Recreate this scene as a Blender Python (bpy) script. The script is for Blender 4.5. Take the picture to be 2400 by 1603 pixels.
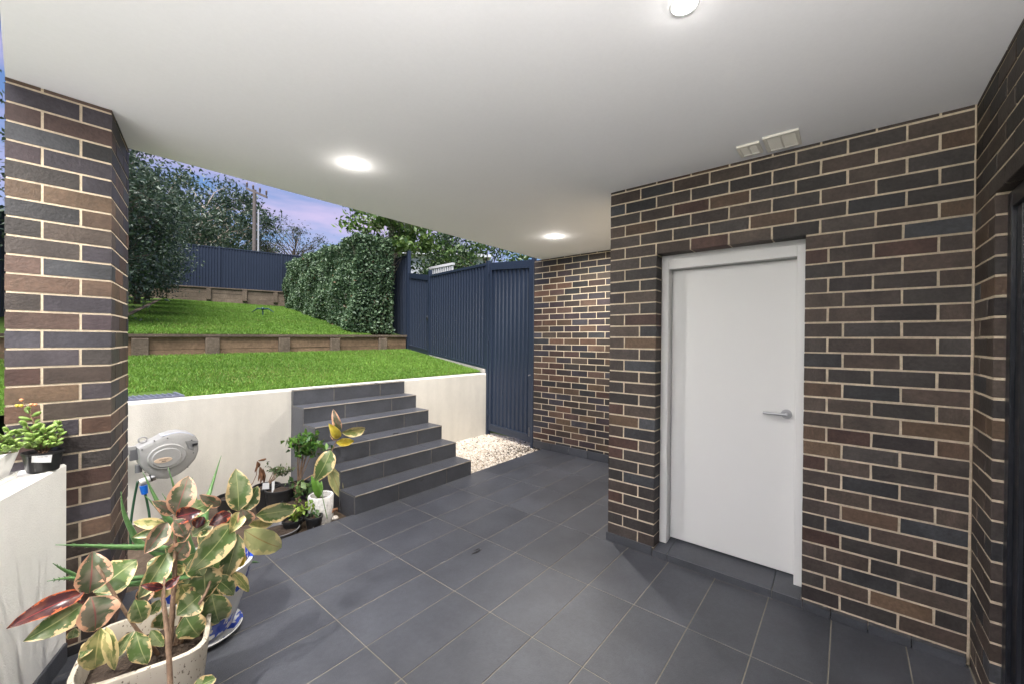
import bpy, math, random
import numpy as np
from mathutils import Vector, Matrix
random.seed(7); rng = np.random.default_rng(11)
S = bpy.context.scene
for o in list(bpy.data.objects): bpy.data.objects.remove(o)
COL = S.collection

# ------------------------------------------------------------------ camera
F_PX, YAW, PITCH, ROLL, CAM_Z = 946.83, 0.692907, -0.005089, 0.008132, 1.574
cy, sy, cp, sp, cr, sr = math.cos(YAW), math.sin(YAW), math.cos(PITCH), math.sin(PITCH), math.cos(ROLL), math.sin(ROLL)
FWD = Vector((cy*cp, sy*cp, sp)); RT = Vector((sy, -cy, 0)); UP = RT.cross(FWD)
RIGHT = RT*cr + UP*sr; UPV = UP*cr - RT*sr
CAM = Vector((0, 0, CAM_Z))
cd = bpy.data.cameras.new('camera'); co = bpy.data.objects.new('camera', cd); COL.objects.link(co)
m = Matrix((RIGHT, UPV, -FWD)).transposed().to_4x4(); m.translation = CAM
co.matrix_world = m
cd.sensor_width = 36; cd.lens = 36*F_PX/2400; cd.clip_start = 0.05; cd.clip_end = 3000
S.camera = co
S.render.resolution_x, S.render.resolution_y = 1024, 683

def at(p, axis, val):
    """source-photo pixel (2400x1603) -> point on the plane axis=val"""
    d = RIGHT*(p[0]-1200) - UPV*(p[1]-801.5) + FWD*F_PX
    return CAM + d*((val-CAM[axis])/d[axis])
z5 = lambda q: (580+q[0]/5.228, 980+q[1]/5.228)
z6 = lambda q: (q[0]/2.23, 900+q[1]/2.23)
z7 = lambda q: (250+q[0]/2.4015, 950+q[1]/2.4015)
zh = lambda q: (290+q[0]/6.272, 990+q[1]/6.272)

# ------------------------------------------------------------------ world, sun, exposure
SUN_EL, SUN_AZ = math.radians(64), math.radians(215)      # azimuth of the sun measured from +x towards +y
W = bpy.data.worlds.new('World'); S.world = W; W.use_nodes = True
nt = W.node_tree; N = nt.nodes; Lk = nt.links; N.clear()
wo = N.new('ShaderNodeOutputWorld'); bg = N.new('ShaderNodeBackground'); Lk.new(bg.outputs[0], wo.inputs[0])
sky = N.new('ShaderNodeTexSky'); sky.sky_type = 'NISHITA'; sky.sun_disc = False
sky.sun_elevation = SUN_EL; sky.sun_rotation = math.pi/2 - SUN_AZ
sky.air_density = 1.3; sky.dust_density = 1.5; sky.ozone_density = 3.0
tc = N.new('ShaderNodeTexCoord'); mp = N.new('ShaderNodeMapping'); mp.inputs['Scale'].default_value = (1.0, 1.0, 4.0)
no = N.new('ShaderNodeTexNoise'); no.inputs['Scale'].default_value = 3.2; no.inputs['Detail'].default_value = 6; no.inputs['Roughness'].default_value = .55
Lk.new(tc.outputs['Generated'], mp.inputs[0]); Lk.new(mp.outputs[0], no.inputs['Vector'])
rp = N.new('ShaderNodeValToRGB'); rp.color_ramp.elements[0].position = .40; rp.color_ramp.elements[1].position = .70
rp.color_ramp.elements[0].color = (0, 0, 0, 1); rp.color_ramp.elements[1].color = (.75, .75, .75, 1)
Lk.new(no.outputs[0], rp.inputs[0])
mx = N.new('ShaderNodeMix'); mx.data_type = 'RGBA'; mx.inputs['B'].default_value = (7.2, 5.5, 7.6, 1)
sat = N.new('ShaderNodeMix'); sat.data_type = 'RGBA'; sat.blend_type = 'MULTIPLY'; sat.inputs['Factor'].default_value = 1; sat.inputs['B'].default_value = (.80, .92, 1.18, 1)
Lk.new(rp.outputs[0], mx.inputs['Factor']); Lk.new(sky.outputs[0], sat.inputs['A']); Lk.new(sat.outputs['Result'], mx.inputs['A'])
Lk.new(mx.outputs['Result'], bg.inputs['Color']); bg.inputs['Strength'].default_value = .038
sl = bpy.data.lights.new('sun', 'SUN'); sl.energy = 2.6; sl.angle = math.radians(45); sl.color = (1, .97, .95)
so = bpy.data.objects.new('sun', sl); COL.objects.link(so); so.location = (-10, -5, 20)
sd = Vector((math.cos(SUN_EL)*math.cos(SUN_AZ), math.cos(SUN_EL)*math.sin(SUN_AZ), math.sin(SUN_EL)))
so.rotation_euler = sd.to_track_quat('Z', 'Y').to_euler()
S.view_settings.view_transform = 'Standard'; S.view_settings.look = 'None'; S.view_settings.gamma = 1
S.view_settings.use_curve_mapping = False; S.view_settings.exposure = 1.78
S.render.engine = 'CYCLES'; S.cycles.max_bounces = 8; S.cycles.diffuse_bounces = 5; S.cycles.transparent_max_bounces = 8

# ------------------------------------------------------------------ materials
MATS = {}
def mat(name, col, rough=.6, spec=.5, metal=0, noise=None, bump=None, objcol=0, rnd=0, attr=None, emit=None, trans=0, coat=0, world=None):
    """noise=(scale, amount[, detail]) brightness mottling; bump=(scale, strength); rnd = per-object brightness spread"""
    if name in MATS: return MATS[name]
    M = bpy.data.materials.new(name); M.use_nodes = True; t = M.node_tree; n = t.nodes; l = t.links
    b = n['Principled BSDF']; out = n['Material Output']
    b.inputs['Roughness'].default_value = rough; b.inputs['Specular IOR Level'].default_value = spec; b.inputs['Metallic'].default_value = metal
    if coat: b.inputs['Coat Weight'].default_value = coat
    tcn = n.new('ShaderNodeTexCoord'); c = None; vec = tcn.outputs['Object']
    if rnd or objcol:      # shared meshes: shift the pattern per object so that no two pieces repeat
        o3 = n.new('ShaderNodeObjectInfo'); mm = n.new('ShaderNodeVectorMath'); mm.operation = 'ADD'; cb = n.new('ShaderNodeCombineXYZ'); mu = n.new('ShaderNodeMath'); mu.operation = 'MULTIPLY'; mu.inputs[1].default_value = 173.0
        l.new(o3.outputs['Random'], mu.inputs[0])
        for i_ in range(3): l.new(mu.outputs[0], cb.inputs[i_])
        l.new(vec, mm.inputs[0]); l.new(cb.outputs[0], mm.inputs[1]); vec = mm.outputs[0]
    if objcol:
        oi = n.new('ShaderNodeObjectInfo'); c = oi.outputs['Color']
    elif attr:
        a = n.new('ShaderNodeAttribute'); a.attribute_name = attr; c = a.outputs['Color']
        if col != (1, 1, 1):
            q = n.new('ShaderNodeMix'); q.data_type = 'RGBA'; q.blend_type = 'MULTIPLY'; q.inputs['Factor'].default_value = 1
            l.new(c, q.inputs['A']); q.inputs['B'].default_value = (*col, 1); c = q.outputs['Result']
    def mult(c, valsock):
        q = n.new('ShaderNodeMix'); q.data_type = 'RGBA'; q.blend_type = 'MULTIPLY'; q.inputs['Factor'].default_value = 1
        if c is None: q.inputs['A'].default_value = (*col, 1)
        else: l.new(c, q.inputs['A'])
        l.new(valsock, q.inputs['B']); return q.outputs['Result']
    if noise:
        for i, (sc, am) in enumerate(noise if isinstance(noise[0], tuple) else [noise[:2]]):
            x = n.new('ShaderNodeTexNoise'); x.inputs['Scale'].default_value = sc; x.inputs['Detail'].default_value = 5; x.inputs['Roughness'].default_value = .6
            l.new(vec, x.inputs['Vector'])
            mr = n.new('ShaderNodeMapRange'); mr.inputs['From Min'].default_value = .25; mr.inputs['From Max'].default_value = .75
            mr.inputs['To Min'].default_value = 1-am; mr.inputs['To Max'].default_value = 1+am
            l.new(x.outputs[0], mr.inputs[0]); c = mult(c, mr.outputs[0])
    if world:
        gm_ = n.new('ShaderNodeNewGeometry')
        for sc, am, ten in world:
            mpw = n.new('ShaderNodeMapping'); mpw.inputs['Scale'].default_value = sc; l.new(gm_.outputs['Position'], mpw.inputs[0])
            x = n.new('ShaderNodeTexNoise'); x.inputs['Scale'].default_value = 1; x.inputs['Detail'].default_value = 6; x.inputs['Roughness'].default_value = .62; l.new(mpw.outputs[0], x.inputs['Vector'])
            mr = n.new('ShaderNodeMapRange'); mr.inputs['From Min'].default_value = .3; mr.inputs['From Max'].default_value = .7; mr.inputs['To Min'].default_value = 1-am; mr.inputs['To Max'].default_value = 1+am*ten
            l.new(x.outputs[0], mr.inputs[0]); c = mult(c, mr.outputs[0])
    if rnd:
        oi2 = n.new('ShaderNodeObjectInfo'); mr = n.new('ShaderNodeMapRange'); mr.inputs['To Min'].default_value = 1-rnd; mr.inputs['To Max'].default_value = 1+rnd
        l.new(oi2.outputs['Random'], mr.inputs[0]); c = mult(c, mr.outputs[0])
    if c is None: b.inputs['Base Color'].default_value = (*col, 1)
    else: l.new(c, b.inputs['Base Color'])
    if bump:
        x = n.new('ShaderNodeTexNoise'); x.inputs['Scale'].default_value = bump[0]; x.inputs['Detail'].default_value = 4
        l.new(vec, x.inputs['Vector'])
        bp = n.new('ShaderNodeBump'); bp.inputs['Strength'].default_value = bump[1]; bp.inputs['Distance'].default_value = .01 if len(bump) < 3 else bump[2]
        l.new(x.outputs[0], bp.inputs['Height']); l.new(bp.outputs[0], b.inputs['Normal'])
    if emit:
        b.inputs['Emission Color'].default_value = (*emit[0], 1); b.inputs['Emission Strength'].default_value = emit[1]
    if trans:
        tr = n.new('ShaderNodeBsdfTranslucent'); ms = n.new('ShaderNodeMixShader'); ms.inputs[0].default_value = trans
        if c is None: tr.inputs[0].default_value = (*col, 1)
        else: l.new(c, tr.inputs[0])
        l.new(b.outputs[0], ms.inputs[1]); l.new(tr.outputs[0], ms.inputs[2]); l.new(ms.outputs[0], out.inputs[0])
    MATS[name] = M; return M

BRICK = mat('brick', (1, 1, 1), .6, .35, noise=((8, .30), (60, .26)), bump=(75, .28), objcol=1, world=(((3, 3, 3), .14, 1.4),))
MORTAR = mat('mortar', (.56, .47, .35), .9, .2, noise=((6, .10), (90, .14)), bump=(120, .4), world=(((2.5, 2.5, 2.5), .16, .7), ((30, 30, 30), .14, .8)))
RENDER_W = mat('cream_render', (.585, .555, .49), .75, .3, noise=((14, .03), (90, .03)), bump=(160, .25), world=(((7, 7, .9), .07, .6), ((1.6, 1.6, 1.6), .06, .8)))
PAINT_W = mat('white_paint', (.66, .655, .64), .38, .45, noise=(2, .015))
CEIL = mat('ceiling_paint', (.87, .87, .885), .8, .2, noise=((.9, .02), (60, .015)), bump=(200, .06))
TILE = mat('slate_tile', (.060, .063, .072), .38, .45, noise=((4, .14), (40, .12), (240, .18)), bump=(220, .22), rnd=.09, world=(((1.1, 1.1, 1.1), .22, 1.0), ((5, 5, 5), .12, 1.0)))
GROUT = mat('grout', (.27, .24, .19), .9, .2, noise=(30, .2), world=(((2, 2, 2), .35, .5),))
FENCE = mat('fence_steel', (.021, .031, .053), .42, .45, noise=((1.2, .06), (20, .05)))
TIMBER = mat('weathered_sleeper', (.17, .13, .095), .85, .25, noise=((3, .3), (28, .35)), bump=(45, .7), rnd=.22)
TIMBER2 = mat('sleeper_front', (.235, .155, .095), .85, .25, noise=((2.5, .28), (24, .28)), bump=(40, .6), rnd=.16)
SOIL = mat('soil', (.055, .04, .03), .95, .2, noise=((20, .4), (90, .3)), bump=(70, 1, .02))
PLASTIC_B = mat('black_plastic', (.018, .018, .019), .35, .5)
PLASTIC_G = mat('pale_grey_plastic', (.30, .295, .28), .48, .45, noise=((4, .05), (60, .05)))
CHROME = mat('satin_metal', (.42, .42, .43), .32, .5, 1)
DARK = mat('dark_frame', (.012, .013, .017), .3, .5)
BARK = mat('bark', (.13, .10, .08), .9, .2, noise=((6, .3), (40, .3)), bump=(30, .8))
BARKP = mat('pale_bark', (.33, .28, .23), .85, .2, noise=((4, .25), (30, .2)), bump=(30, .4))
STEM = mat('stem_bark', (.20, .13, .085), .8, .3, noise=((30, .3), (90, .2)), bump=(90, .5))
GLAZE = mat('white_glaze', (.78, .77, .74), .22, .5, noise=(5, .03))

# ------------------------------------------------------------------ mesh helpers
WL = {}
def link(o, parent=None, loc=None):
    COL.objects.link(o)
    if parent is not None: o.parent = parent
    return o
def thing(name, label, cat, loc=(0, 0, 0), group=None):
    o = bpy.data.objects.new(name, None); COL.objects.link(o); o.location = loc; o.empty_display_size = .1
    o['label'] = label; o['category'] = cat
    if group: o['group'] = group
    WL[o] = Vector(loc); return o
def tag(o, label=None, cat=None, group=None, kind=None):
    for k, v in (('label', label), ('category', cat), ('group', group), ('kind', kind)):
        if v: o[k] = v
    return o
class MB:
    def __init__(s): s.v = []; s.f = []; s.uv = None
    def add(s, vs, fs):
        b = len(s.v); s.v += [tuple(x) for x in vs]; s.f += [tuple(i+b for i in f) for f in fs]; return s
    def box(s, x0, x1, y0, y1, z0, z1, ch=0, M=None):
        if ch <= 0:
            vs = [(x, y, z) for x in (x0, x1) for y in (y0, y1) for z in (z0, z1)]
            fs = [(0, 1, 3, 2), (4, 6, 7, 5), (0, 4, 5, 1), (2, 3, 7, 6), (0, 2, 6, 4), (1, 5, 7, 3)]
        else:
            vs, fs = chbox(x0, x1, y0, y1, z0, z1, ch)
        if M is not None: vs = [M @ Vector(v) for v in vs]
        return s.add(vs, fs)
    def tube(s, pts, rad, n=8, cap=True):
        pts = [Vector(p) for p in pts]; k = len(pts)
        if not hasattr(rad, '__len__'): rad = [rad]*k
        b = len(s.v); up = None
        for i, p in enumerate(pts):
            t = (pts[min(i+1, k-1)]-pts[max(i-1, 0)]).normalized()
            if up is None: up = t.orthogonal().normalized()
            else: up = (up-t*up.dot(t)); up = up.normalized() if up.length > 1e-6 else t.orthogonal().normalized()
            sd_ = t.cross(up)
            for j in range(n):
                a = 2*math.pi*j/n; s.v.append(tuple(p+(up*math.cos(a)+sd_*math.sin(a))*rad[i]))
        for i in range(k-1):
            for j in range(n):
                a = b+i*n+j; c = b+i*n+(j+1) % n; s.f.append((a, c, c+n, a+n))
        if cap:
            s.f.append(tuple(b+j for j in reversed(range(n)))); s.f.append(tuple(b+(k-1)*n+j for j in range(n)))
        return s
    def lathe(s, prof, c, n=32, sq=None, rot=0):
        """prof [(r,z)], closed axis where r=0; sq = superellipse power for squarish pots"""
        b = len(s.v)
        for r, z in prof:
            for j in range(n):
                a = 2*math.pi*j/n; q = 1
                if sq: q = 1/((abs(math.cos(a))**sq+abs(math.sin(a))**sq)**(1/sq))
                s.v.append((c[0]+r*q*math.cos(a+rot), c[1]+r*q*math.sin(a+rot), c[2]+z))
        for i in range(len(prof)-1):
            for j in range(n):
                a = b+i*n+j; d = b+i*n+(j+1) % n; s.f.append((a, d, d+n, a+n))
        return s
    def prism(s, poly, y0, y1, ax='y'):
        k = len(poly)
        if ax == 'y': vs = [(x, y0, z) for x, z in poly]+[(x, y1, z) for x, z in poly]
        elif ax == 'x': vs = [(y0, x, z) for x, z in poly]+[(y1, x, z) for x, z in poly]
        else: vs = [(x, z, y0) for x, z in poly]+[(x, z, y1) for x, z in poly]
        fs = [(i, (i+1) % k, (i+1) % k+k, i+k) for i in range(k)]+[tuple(reversed(range(k))), tuple(range(k, 2*k))]
        return s.add(vs, fs)
    def obj(s, name, mt, parent=None, smooth=False, auto=None):
        base = WL.get(parent, Vector((0, 0, 0))) if parent is not None else Vector((0, 0, 0))
        me = bpy.data.meshes.new(name); me.from_pydata([(a[0]-base.x, a[1]-base.y, a[2]-base.z) for a in s.v], [], s.f)
        if mt: me.materials.append(mt)
        if smooth: me.shade_smooth()
        if auto: me.set_sharp_from_angle(angle=math.radians(auto))
        me.update(); o = bpy.data.objects.new(name, me); link(o, parent); WL[o] = base; fixn(me); return o
def fixn(me):
    import bmesh
    bm = bmesh.new(); bm.from_mesh(me); bmesh.ops.recalc_face_normals(bm, faces=bm.faces); bm.to_mesh(me); bm.free()
def chbox(x0, x1, y0, y1, z0, z1, c, jit=0):
    R = ((x0, x1), (y0, y1), (z0, z1)); vs = []; idx = {}
    for i in (0, 1):
        for j in (0, 1):
            for k in (0, 1):
                e = [R[0][i], R[1][j], R[2][k]]; inn = [e[0]+(c if i == 0 else -c), e[1]+(c if j == 0 else -c), e[2]+(c if k == 0 else -c)]
                for a in range(3):
                    p = list(inn); p[a] = e[a]; idx[(i, j, k, a)] = len(vs)
                    vs.append(tuple(q+random.uniform(-jit, jit) for q in p))
    fs = []
    for a in range(3):
        b, d = (a+1) % 3, (a+2) % 3
        for s_ in (0, 1):
            r = []
            for u, v in ((0, 0), (1, 0), (1, 1), (0, 1)):
                t = [0, 0, 0]; t[a] = s_; t[b] = u; t[d] = v; r.append(idx[(*t, a)])
            fs.append(tuple(r) if s_ else tuple(reversed(r)))
    for a in range(3):          # edges along axis a
        b, d = (a+1) % 3, (a+2) % 3
        for u in (0, 1):
            for v in (0, 1):
                t0 = [0, 0, 0]; t0[b] = u; t0[d] = v; t1 = list(t0); t1[a] = 1
                fs.append((idx[(*t0, b)], idx[(*t1, b)], idx[(*t1, d)], idx[(*t0, d)]))
    for i in (0, 1):
        for j in (0, 1):
            for k in (0, 1): fs.append(tuple(idx[(i, j, k, a)] for a in range(3)))
    return vs, fs
def chmesh(name, sx, sy_, sz, c, mt, jit=0):
    me = bpy.data.meshes.new(name); v, f = chbox(-sx/2, sx/2, -sy_/2, sy_/2, -sz/2, sz/2, c, jit)
    me.from_pydata(v, [], f); me.materials.append(mt); fixn(me); return me
def inst(name, me, parent, loc, rz=0, scale=(1, 1, 1), color=None):
    o = bpy.data.objects.new(name, me); COL.objects.link(o)
    if parent is not None: o.parent = parent; loc = Vector(loc)-WL[parent]
    o.location = loc; o.rotation_euler = (0, 0, rz); o.scale = scale
    if color: o.color = (*color, 1)
    return o
def npmesh(name, verts, faces_flat, nper, mt, parent=None, col=None, smooth=False):
    """verts Nx3, faces_flat flat index array with nper corners each, col Nx3 per vertex"""
    me = bpy.data.meshes.new(name); nv = len(verts); nl = len(faces_flat); nf = nl//nper
    base = WL.get(parent, Vector((0, 0, 0))) if parent is not None else Vector((0, 0, 0))
    me.vertices.add(nv); me.vertices.foreach_set('co', (verts-np.array(base)[None]).astype(np.float32).ravel())
    me.loops.add(nl); me.loops.foreach_set('vertex_index', faces_flat.astype(np.int32))
    me.polygons.add(nf); me.polygons.foreach_set('loop_start', np.arange(0, nl, nper, dtype=np.int32))
    try: me.polygons.foreach_set('loop_total', np.full(nf, nper, dtype=np.int32))
    except Exception: pass
    if col is not None:
        a = me.color_attributes.new('Col', 'FLOAT_COLOR', 'POINT')
        a.data.foreach_set('color', np.concatenate([col, np.ones((nv, 1))], 1).astype(np.float32).ravel())
    me.materials.append(mt); me.update(calc_edges=True); me.validate()
    if smooth: me.shade_smooth()
    o = bpy.data.objects.new(name, me); link(o, parent); WL[o] = base; return o

# ------------------------------------------------------------------ patio floor
H = 2.74
FX = [1.117+.605*i for i in range(-7, 8)]; FY = [3.405-.3045*j for j in range(0, 14)]
fl = MB().box(-1.0, 4.83, -.62, 3.40, -.12, -.0025).obj('patio_floor', GROUT); tag(fl, kind='structure'); WL[fl] = Vector((0, 0, 0))
tile_me = chmesh('floor_tile', .599, .2985, .016, .0012, TILE)
for i in range(len(FX)-1):
    for j in range(len(FY)-1):
        xa, xb, ya, yb = FX[i]+.0024, FX[i+1]-.0024, FY[j+1]+.0024, FY[j]-.0024
        ya = max(ya, -.47); xb = min(xb, 4.795)
        if xb-xa < .03 or yb-ya < .03 or xa > 4.78: continue
        if xa < -1.0: continue
        if xa >= 2.95 and yb < 1.44: continue
        if xb > 2.955 and yb < 1.44: xb = 2.955
        sx, sy_ = (xb-xa)/.599, (yb-ya)/.2985
        o = inst('floor_tile', tile_me, fl, ((xa+xb)/2, (ya+yb)/2, -.008+random.uniform(-.0004, .0004)), 0, (sx, sy_, 1))

# ------------------------------------------------------------------ soffit ceiling
c = MB(); c.add([(-1.0, -.62, H), (5.2, -.62, H), (5.2, 3.44, H), (-.06, 3.44, H), (-.06, 2.25, H), (-1.0, 2.25, H)]+[(-1.0, -.62, H+.22), (5.2, -.62, H+.22), (5.2, 3.44, H+.22), (-.06, 3.44, H+.22), (-.06, 2.25, H+.22), (-1.0, 2.25, H+.22)],
      [(0, 1, 2, 3, 4, 5), (6, 11, 10, 9, 8, 7)]+[(i, (i+1) % 6, (i+1) % 6+6, i+6) for i in range(6)])
ceil = c.obj('ceiling', CEIL); tag(ceil, kind='structure')

# ------------------------------------------------------------------ brickwork
brick_me = [chmesh('brick', .23, .11, .076, .0022, BRICK, .0010) for _ in range(6)]
PAL = [(.052, .045, .042), (.058, .050, .046), (.040, .039, .041), (.068, .052, .045), (.080, .058, .047), (.072, .058, .051), (.095, .072, .058), (.060, .062, .068), (.045, .036, .035), (.115, .074, .050), (.150, .098, .062), (.082, .046, .037)]
PW = [3, 3, 1.0, 3.4, 4, 3.4, 2.8, .8, 1.4, 1.2, .5, 1.2]
PALP = [(.072, .052, .058), (.060, .052, .062), (.100, .062, .054), (.150, .086, .060), (.066, .056, .062), (.072, .067, .079), (.165, .104, .074), (.050, .044, .054), (.120, .076, .060)]
def bcol(p=None):
    c_ = random.choices(PAL, PW)[0] if p is None else random.choice(p); k_ = random.uniform(.62, .92)*(.74 if p is not None and len(p) > 12 else 1); return tuple(min(1, x*k_) for x in c_)
def brick(par, axis, a, b, face, z0, z1, inward, depth=.11, pal=None):
    """axis: 'x' or 'y' the run of the wall; a..b along it; face = coordinate of the visible face; inward = +-1 into wall"""
    L_ = abs(b-a); c0 = (a+b)/2; d = random.uniform(-.0012, .0012)
    f0 = face+inward*(depth/2+d)
    loc = (f0, c0, (z0+z1)/2) if axis == 'y' else (c0, f0, (z0+z1)/2)
    rz = (math.pi/2 if axis == 'y' else 0)+(math.pi if random.random() < .5 else 0)+random.uniform(-.004, .004)*(.23/max(L_, .1))
    z0 += random.uniform(-.0012, .0012); z1 += random.uniform(-.0012, .0012) if z1 < H-.003 else 0
    return inst('brick', random.choice(brick_me), par, loc, rz, (L_/.23, depth/.11, (z1-z0)/.076), bcol(pal))
def zrow(n): return .053+.086*n+.005, min(.053+.086*n+.081, H-.001)
G = .005
def rowbricks(par, axis, per, face, n, inward, pal=None, depth=.11):
    za, zb = zrow(n)
    if zb-za < .004: return
    for p, q in zip(per[:-1], per[1:]):
        lo, hi = min(p, q)+G, max(p, q)-G
        if hi-lo > .012: brick(par, axis, lo, hi, face, max(za, .001), zb, inward, depth, pal)

# wall with the white door (faces -x)
XD, YL, YR, OY0, OY1, OZ = 2.957, 1.450, -.475, .197, 1.083, 2.203
dw = thing('brick_wall', 'dark brown brick wall around the white door', 'brick wall', (XD, .5, 0))
cm = MB(); r_ = .0028
cm.box(XD+r_, XD+.104, OY1+r_, YL-r_, 0, H-.002); cm.box(XD+r_, XD+.104, YR, OY0-r_, 0, H-.002); cm.box(XD+r_, XD+.104, OY0-r_, OY1+r_, OZ+.008, H-.0021)
cm.obj('mortar', MORTAR, dw)
for n in range(-1, 32):
    ev = n % 2 == 0
    if n >= 25:
        per = [YL+G]+([1.208-.24*i for i in range(0, 7)] if ev else [1.328-.24*i for i in range(0, 8)])+[YR+.001]
        rowbricks(dw, 'y', per, XD, n, 1)
    else:
        rowbricks(dw, 'y', [YL+G, 1.208 if ev else 1.328, OY1-G], XD, n, 1)
        rowbricks(dw, 'y', [OY0+G, .02, -.22, YR+.004] if ev else [OY0+G, .089, -.105, -.352, YR+.004], XD, n, 1)
# side return of that block and its inner body
MB().box(3.20, 4.79, YR-.1, YL-.012, 0, H-.003).box(XD+.108, 3.199, OY1+.012, YL-.012, 0, H-.003).box(XD+.108, 3.199, YR-.1, OY0-.012, 0, H-.003).box(XD+.108, 3.199, OY0-.011, OY1+.011, OZ+.012, H-.0031).obj('wall_core', MORTAR, dw)
# the sliding-door wall (faces +y)
YW, XJ = -.475, 2.615
rw = thing('brick_wall', 'dark brick wall framing the black sliding door at the right edge', 'brick wall', (2.7, YW, 0))
cm = MB(); cm.box(XJ+r_, XD+.09, YW-.104, YW-r_, 0, H-.002); cm.box(-2.6, XJ+r_, YW-.104, YW-r_, OZ+.008, H-.0021); cm.obj('mortar', MORTAR, rw)
for n in range(-1, 32):
    ev = n % 2 == 0
    if n >= 25:
        st = XD-.002; per = [st]+([st-.115-.24*i for i in range(0, 15)] if ev else [st-.235-.24*i for i in range(0, 15)])
        rowbricks(rw, 'x', per, YW, n, -1)
    else:
        rowbricks(rw, 'x', [XD-.002, 2.845, XJ-G] if ev else [XD-.002, 2.72, XJ-G], YW, n, -1)
# far brick wall beside the gate (faces -x)
XE = 4.80
fw = thing('brick_wall', 'far brick wall lit by a downlight, next to the tall dark gate', 'brick wall', (XE, 2.5, 0))
MB().box(XE+r_, XE+.104, 1.46, 3.565-r_, 0, H-.002).obj('mortar', MORTAR, fw)
for n in range(-1, 32):
    off = 3.42 if n % 2 == 0 else 3.545-.25
    per = [3.57]+[off-.25*i for i in range(0, 9)]
    per = [p for p in per if p > 1.47]+[1.47]
    rowbricks(fw, 'y', per, XE, n, 1, PAL+PALP)
# pillar at the left
PX0, PX1, PY0, PY1 = -.061, .284, 2.93, 3.462
SK = Vector((.2327, .9726, 0)); SA = math.atan2(SK.y, SK.x); SN = Vector((SK.y, -SK.x, 0))      # the pillar's side faces run at this angle
pil = thing('brick_pillar', 'brick pillar holding up the white soffit at the left', 'pillar', (.11, 3.2, 0))
def pq(x, t): return Vector((x, PY0, 0))+SK*t
PLN = (PY1-PY0)/SK.y
_c = [pq(PX0+.0032, .0032), pq(PX1-.0032, .0032), pq(PX1-.0032, PLN-.0032), pq(PX0+.0032, PLN-.0032)]
MB().add([v+Vector((0, 0, z_)) for z_ in (0, H-.002) for v in _c], [(0, 1, 2, 3), (4, 5, 6, 7), (0, 1, 5, 4), (1, 2, 6, 5), (2, 3, 7, 6), (3, 0, 4, 7)]).obj('mortar', MORTAR, pil)
def sbrick(t0, t1, side, za, zb, dp=.10):
    cc_ = pq(PX1 if side > 0 else PX0, (t0+t1)/2)-SN*side*(dp/2+random.uniform(-.001, .001))
    inst('brick', random.choice(brick_me), pil, (cc_.x, cc_.y, (za+zb)/2), SA+(math.pi if random.random() < .5 else 0), ((t1-t0)/.23, dp/.11, (zb-za)/.076), bcol(PALP+PAL))
def qbrick(x0, x1, t0, t1, za, zb, skL, skR):
    """front brick whose ends follow the skewed sides where skL / skR"""
    dx = SK.x/SK.y*(t1-t0); c4 = [(x0, PY0), (x1, PY0), (x1+(dx if skR else 0), PY0+(t1-t0)), (x0+(dx if skL else 0), PY0+(t1-t0))]
    mb = MB(); mb.add([(x, y, z_) for z_ in (za, zb) for x, y in c4], [(0, 1, 2, 3), (4, 5, 6, 7), (0, 1, 5, 4), (1, 2, 6, 5), (2, 3, 7, 6), (3, 0, 4, 7)])
    o = mb.obj('brick', BRICK, pil); o.color = (*bcol(PALP+PAL), 1)
for n in range(-1, 32):
    za, zb = zrow(n); za = max(za, .001)
    if n % 2 == 0:
        qbrick(PX0, PX0+.23, 0, .105, za, zb, True, False); qbrick(PX0+.24, PX1, 0, .225, za, zb, True, True)
        sbrick(.24, .465, 1, za, zb); sbrick(.475, PLN, 1, za, zb); sbrick(.115, PLN, -1, za, zb)
    else:
        qbrick(PX0, PX0+.105, 0, .225, za, zb, True, True); qbrick(PX0+.115, PX1, 0, .105, za, zb, False, True)
        sbrick(.118, .345, 1, za, zb); sbrick(.355, PLN, 1, za, zb); sbrick(.24, PLN, -1, za, zb)
# ------------------------------------------------------------------ skirting tiles and door step
skm = chmesh('skirting_tile', .3, .012, .1, .0015, TILE)
def skirt(par, axis, a, b, face, sign, h, th=.014):
    c0 = (a+b)/2; L_ = abs(b-a)-.004; p = face-sign*th/2
    return inst('skirting_tile', skm, par, (p, c0, h/2+.001) if axis == 'y' else (c0, p, h/2+.001), math.pi/2 if axis == 'y' else 0, (L_/.3, th/.012, h/.1))
skirt(dw, 'y', YL+.012, 1.094, XD-.001, 1, .062)
for a, b in ((1.45, 1.75), (1.75, 2.05), (2.05, 2.35), (2.35, 2.65), (2.65, 2.95), (2.95, 3.25), (3.25, 3.55)): skirt(fw, 'y', a, b, XE-.001, 1, .105)
for a, b in ((.19, .06), (.06, -.10), (-.10, -.27), (-.27, -.46)): skirt(dw, 'y', a, b, XD-.001, 1, .048, .034)
ds = thing('door_step', 'low dark tiled step under the white door', 'step', (3.0, .64, 0))
stm = chmesh('step_tile', .6, .2, .045, .0015, TILE)
for a, b in ((1.088, .985), (.985, .345), (.345, .192)):
    inst('riser_tile', stm, ds, (2.944, (a+b)/2, .0235), math.pi/2, ((a-b-.004)/.6, .012/.2, 1))
    a2, b2 = min(a, OY1-.002)-.002, max(b, OY0+.002)+.002
    sec = [(2.951, .0), (2.951, .0462), (3.185, .088), (3.185, .0)]
    MB().prism([(x_, z_) for x_, z_ in sec], b2, a2, 'y').obj('sill_tile', TILE, ds)
MB().box(2.953, 3.18, OY0+.001, OY1-.001, .001, .0440).obj('bedding', GROUT, ds)

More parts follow.
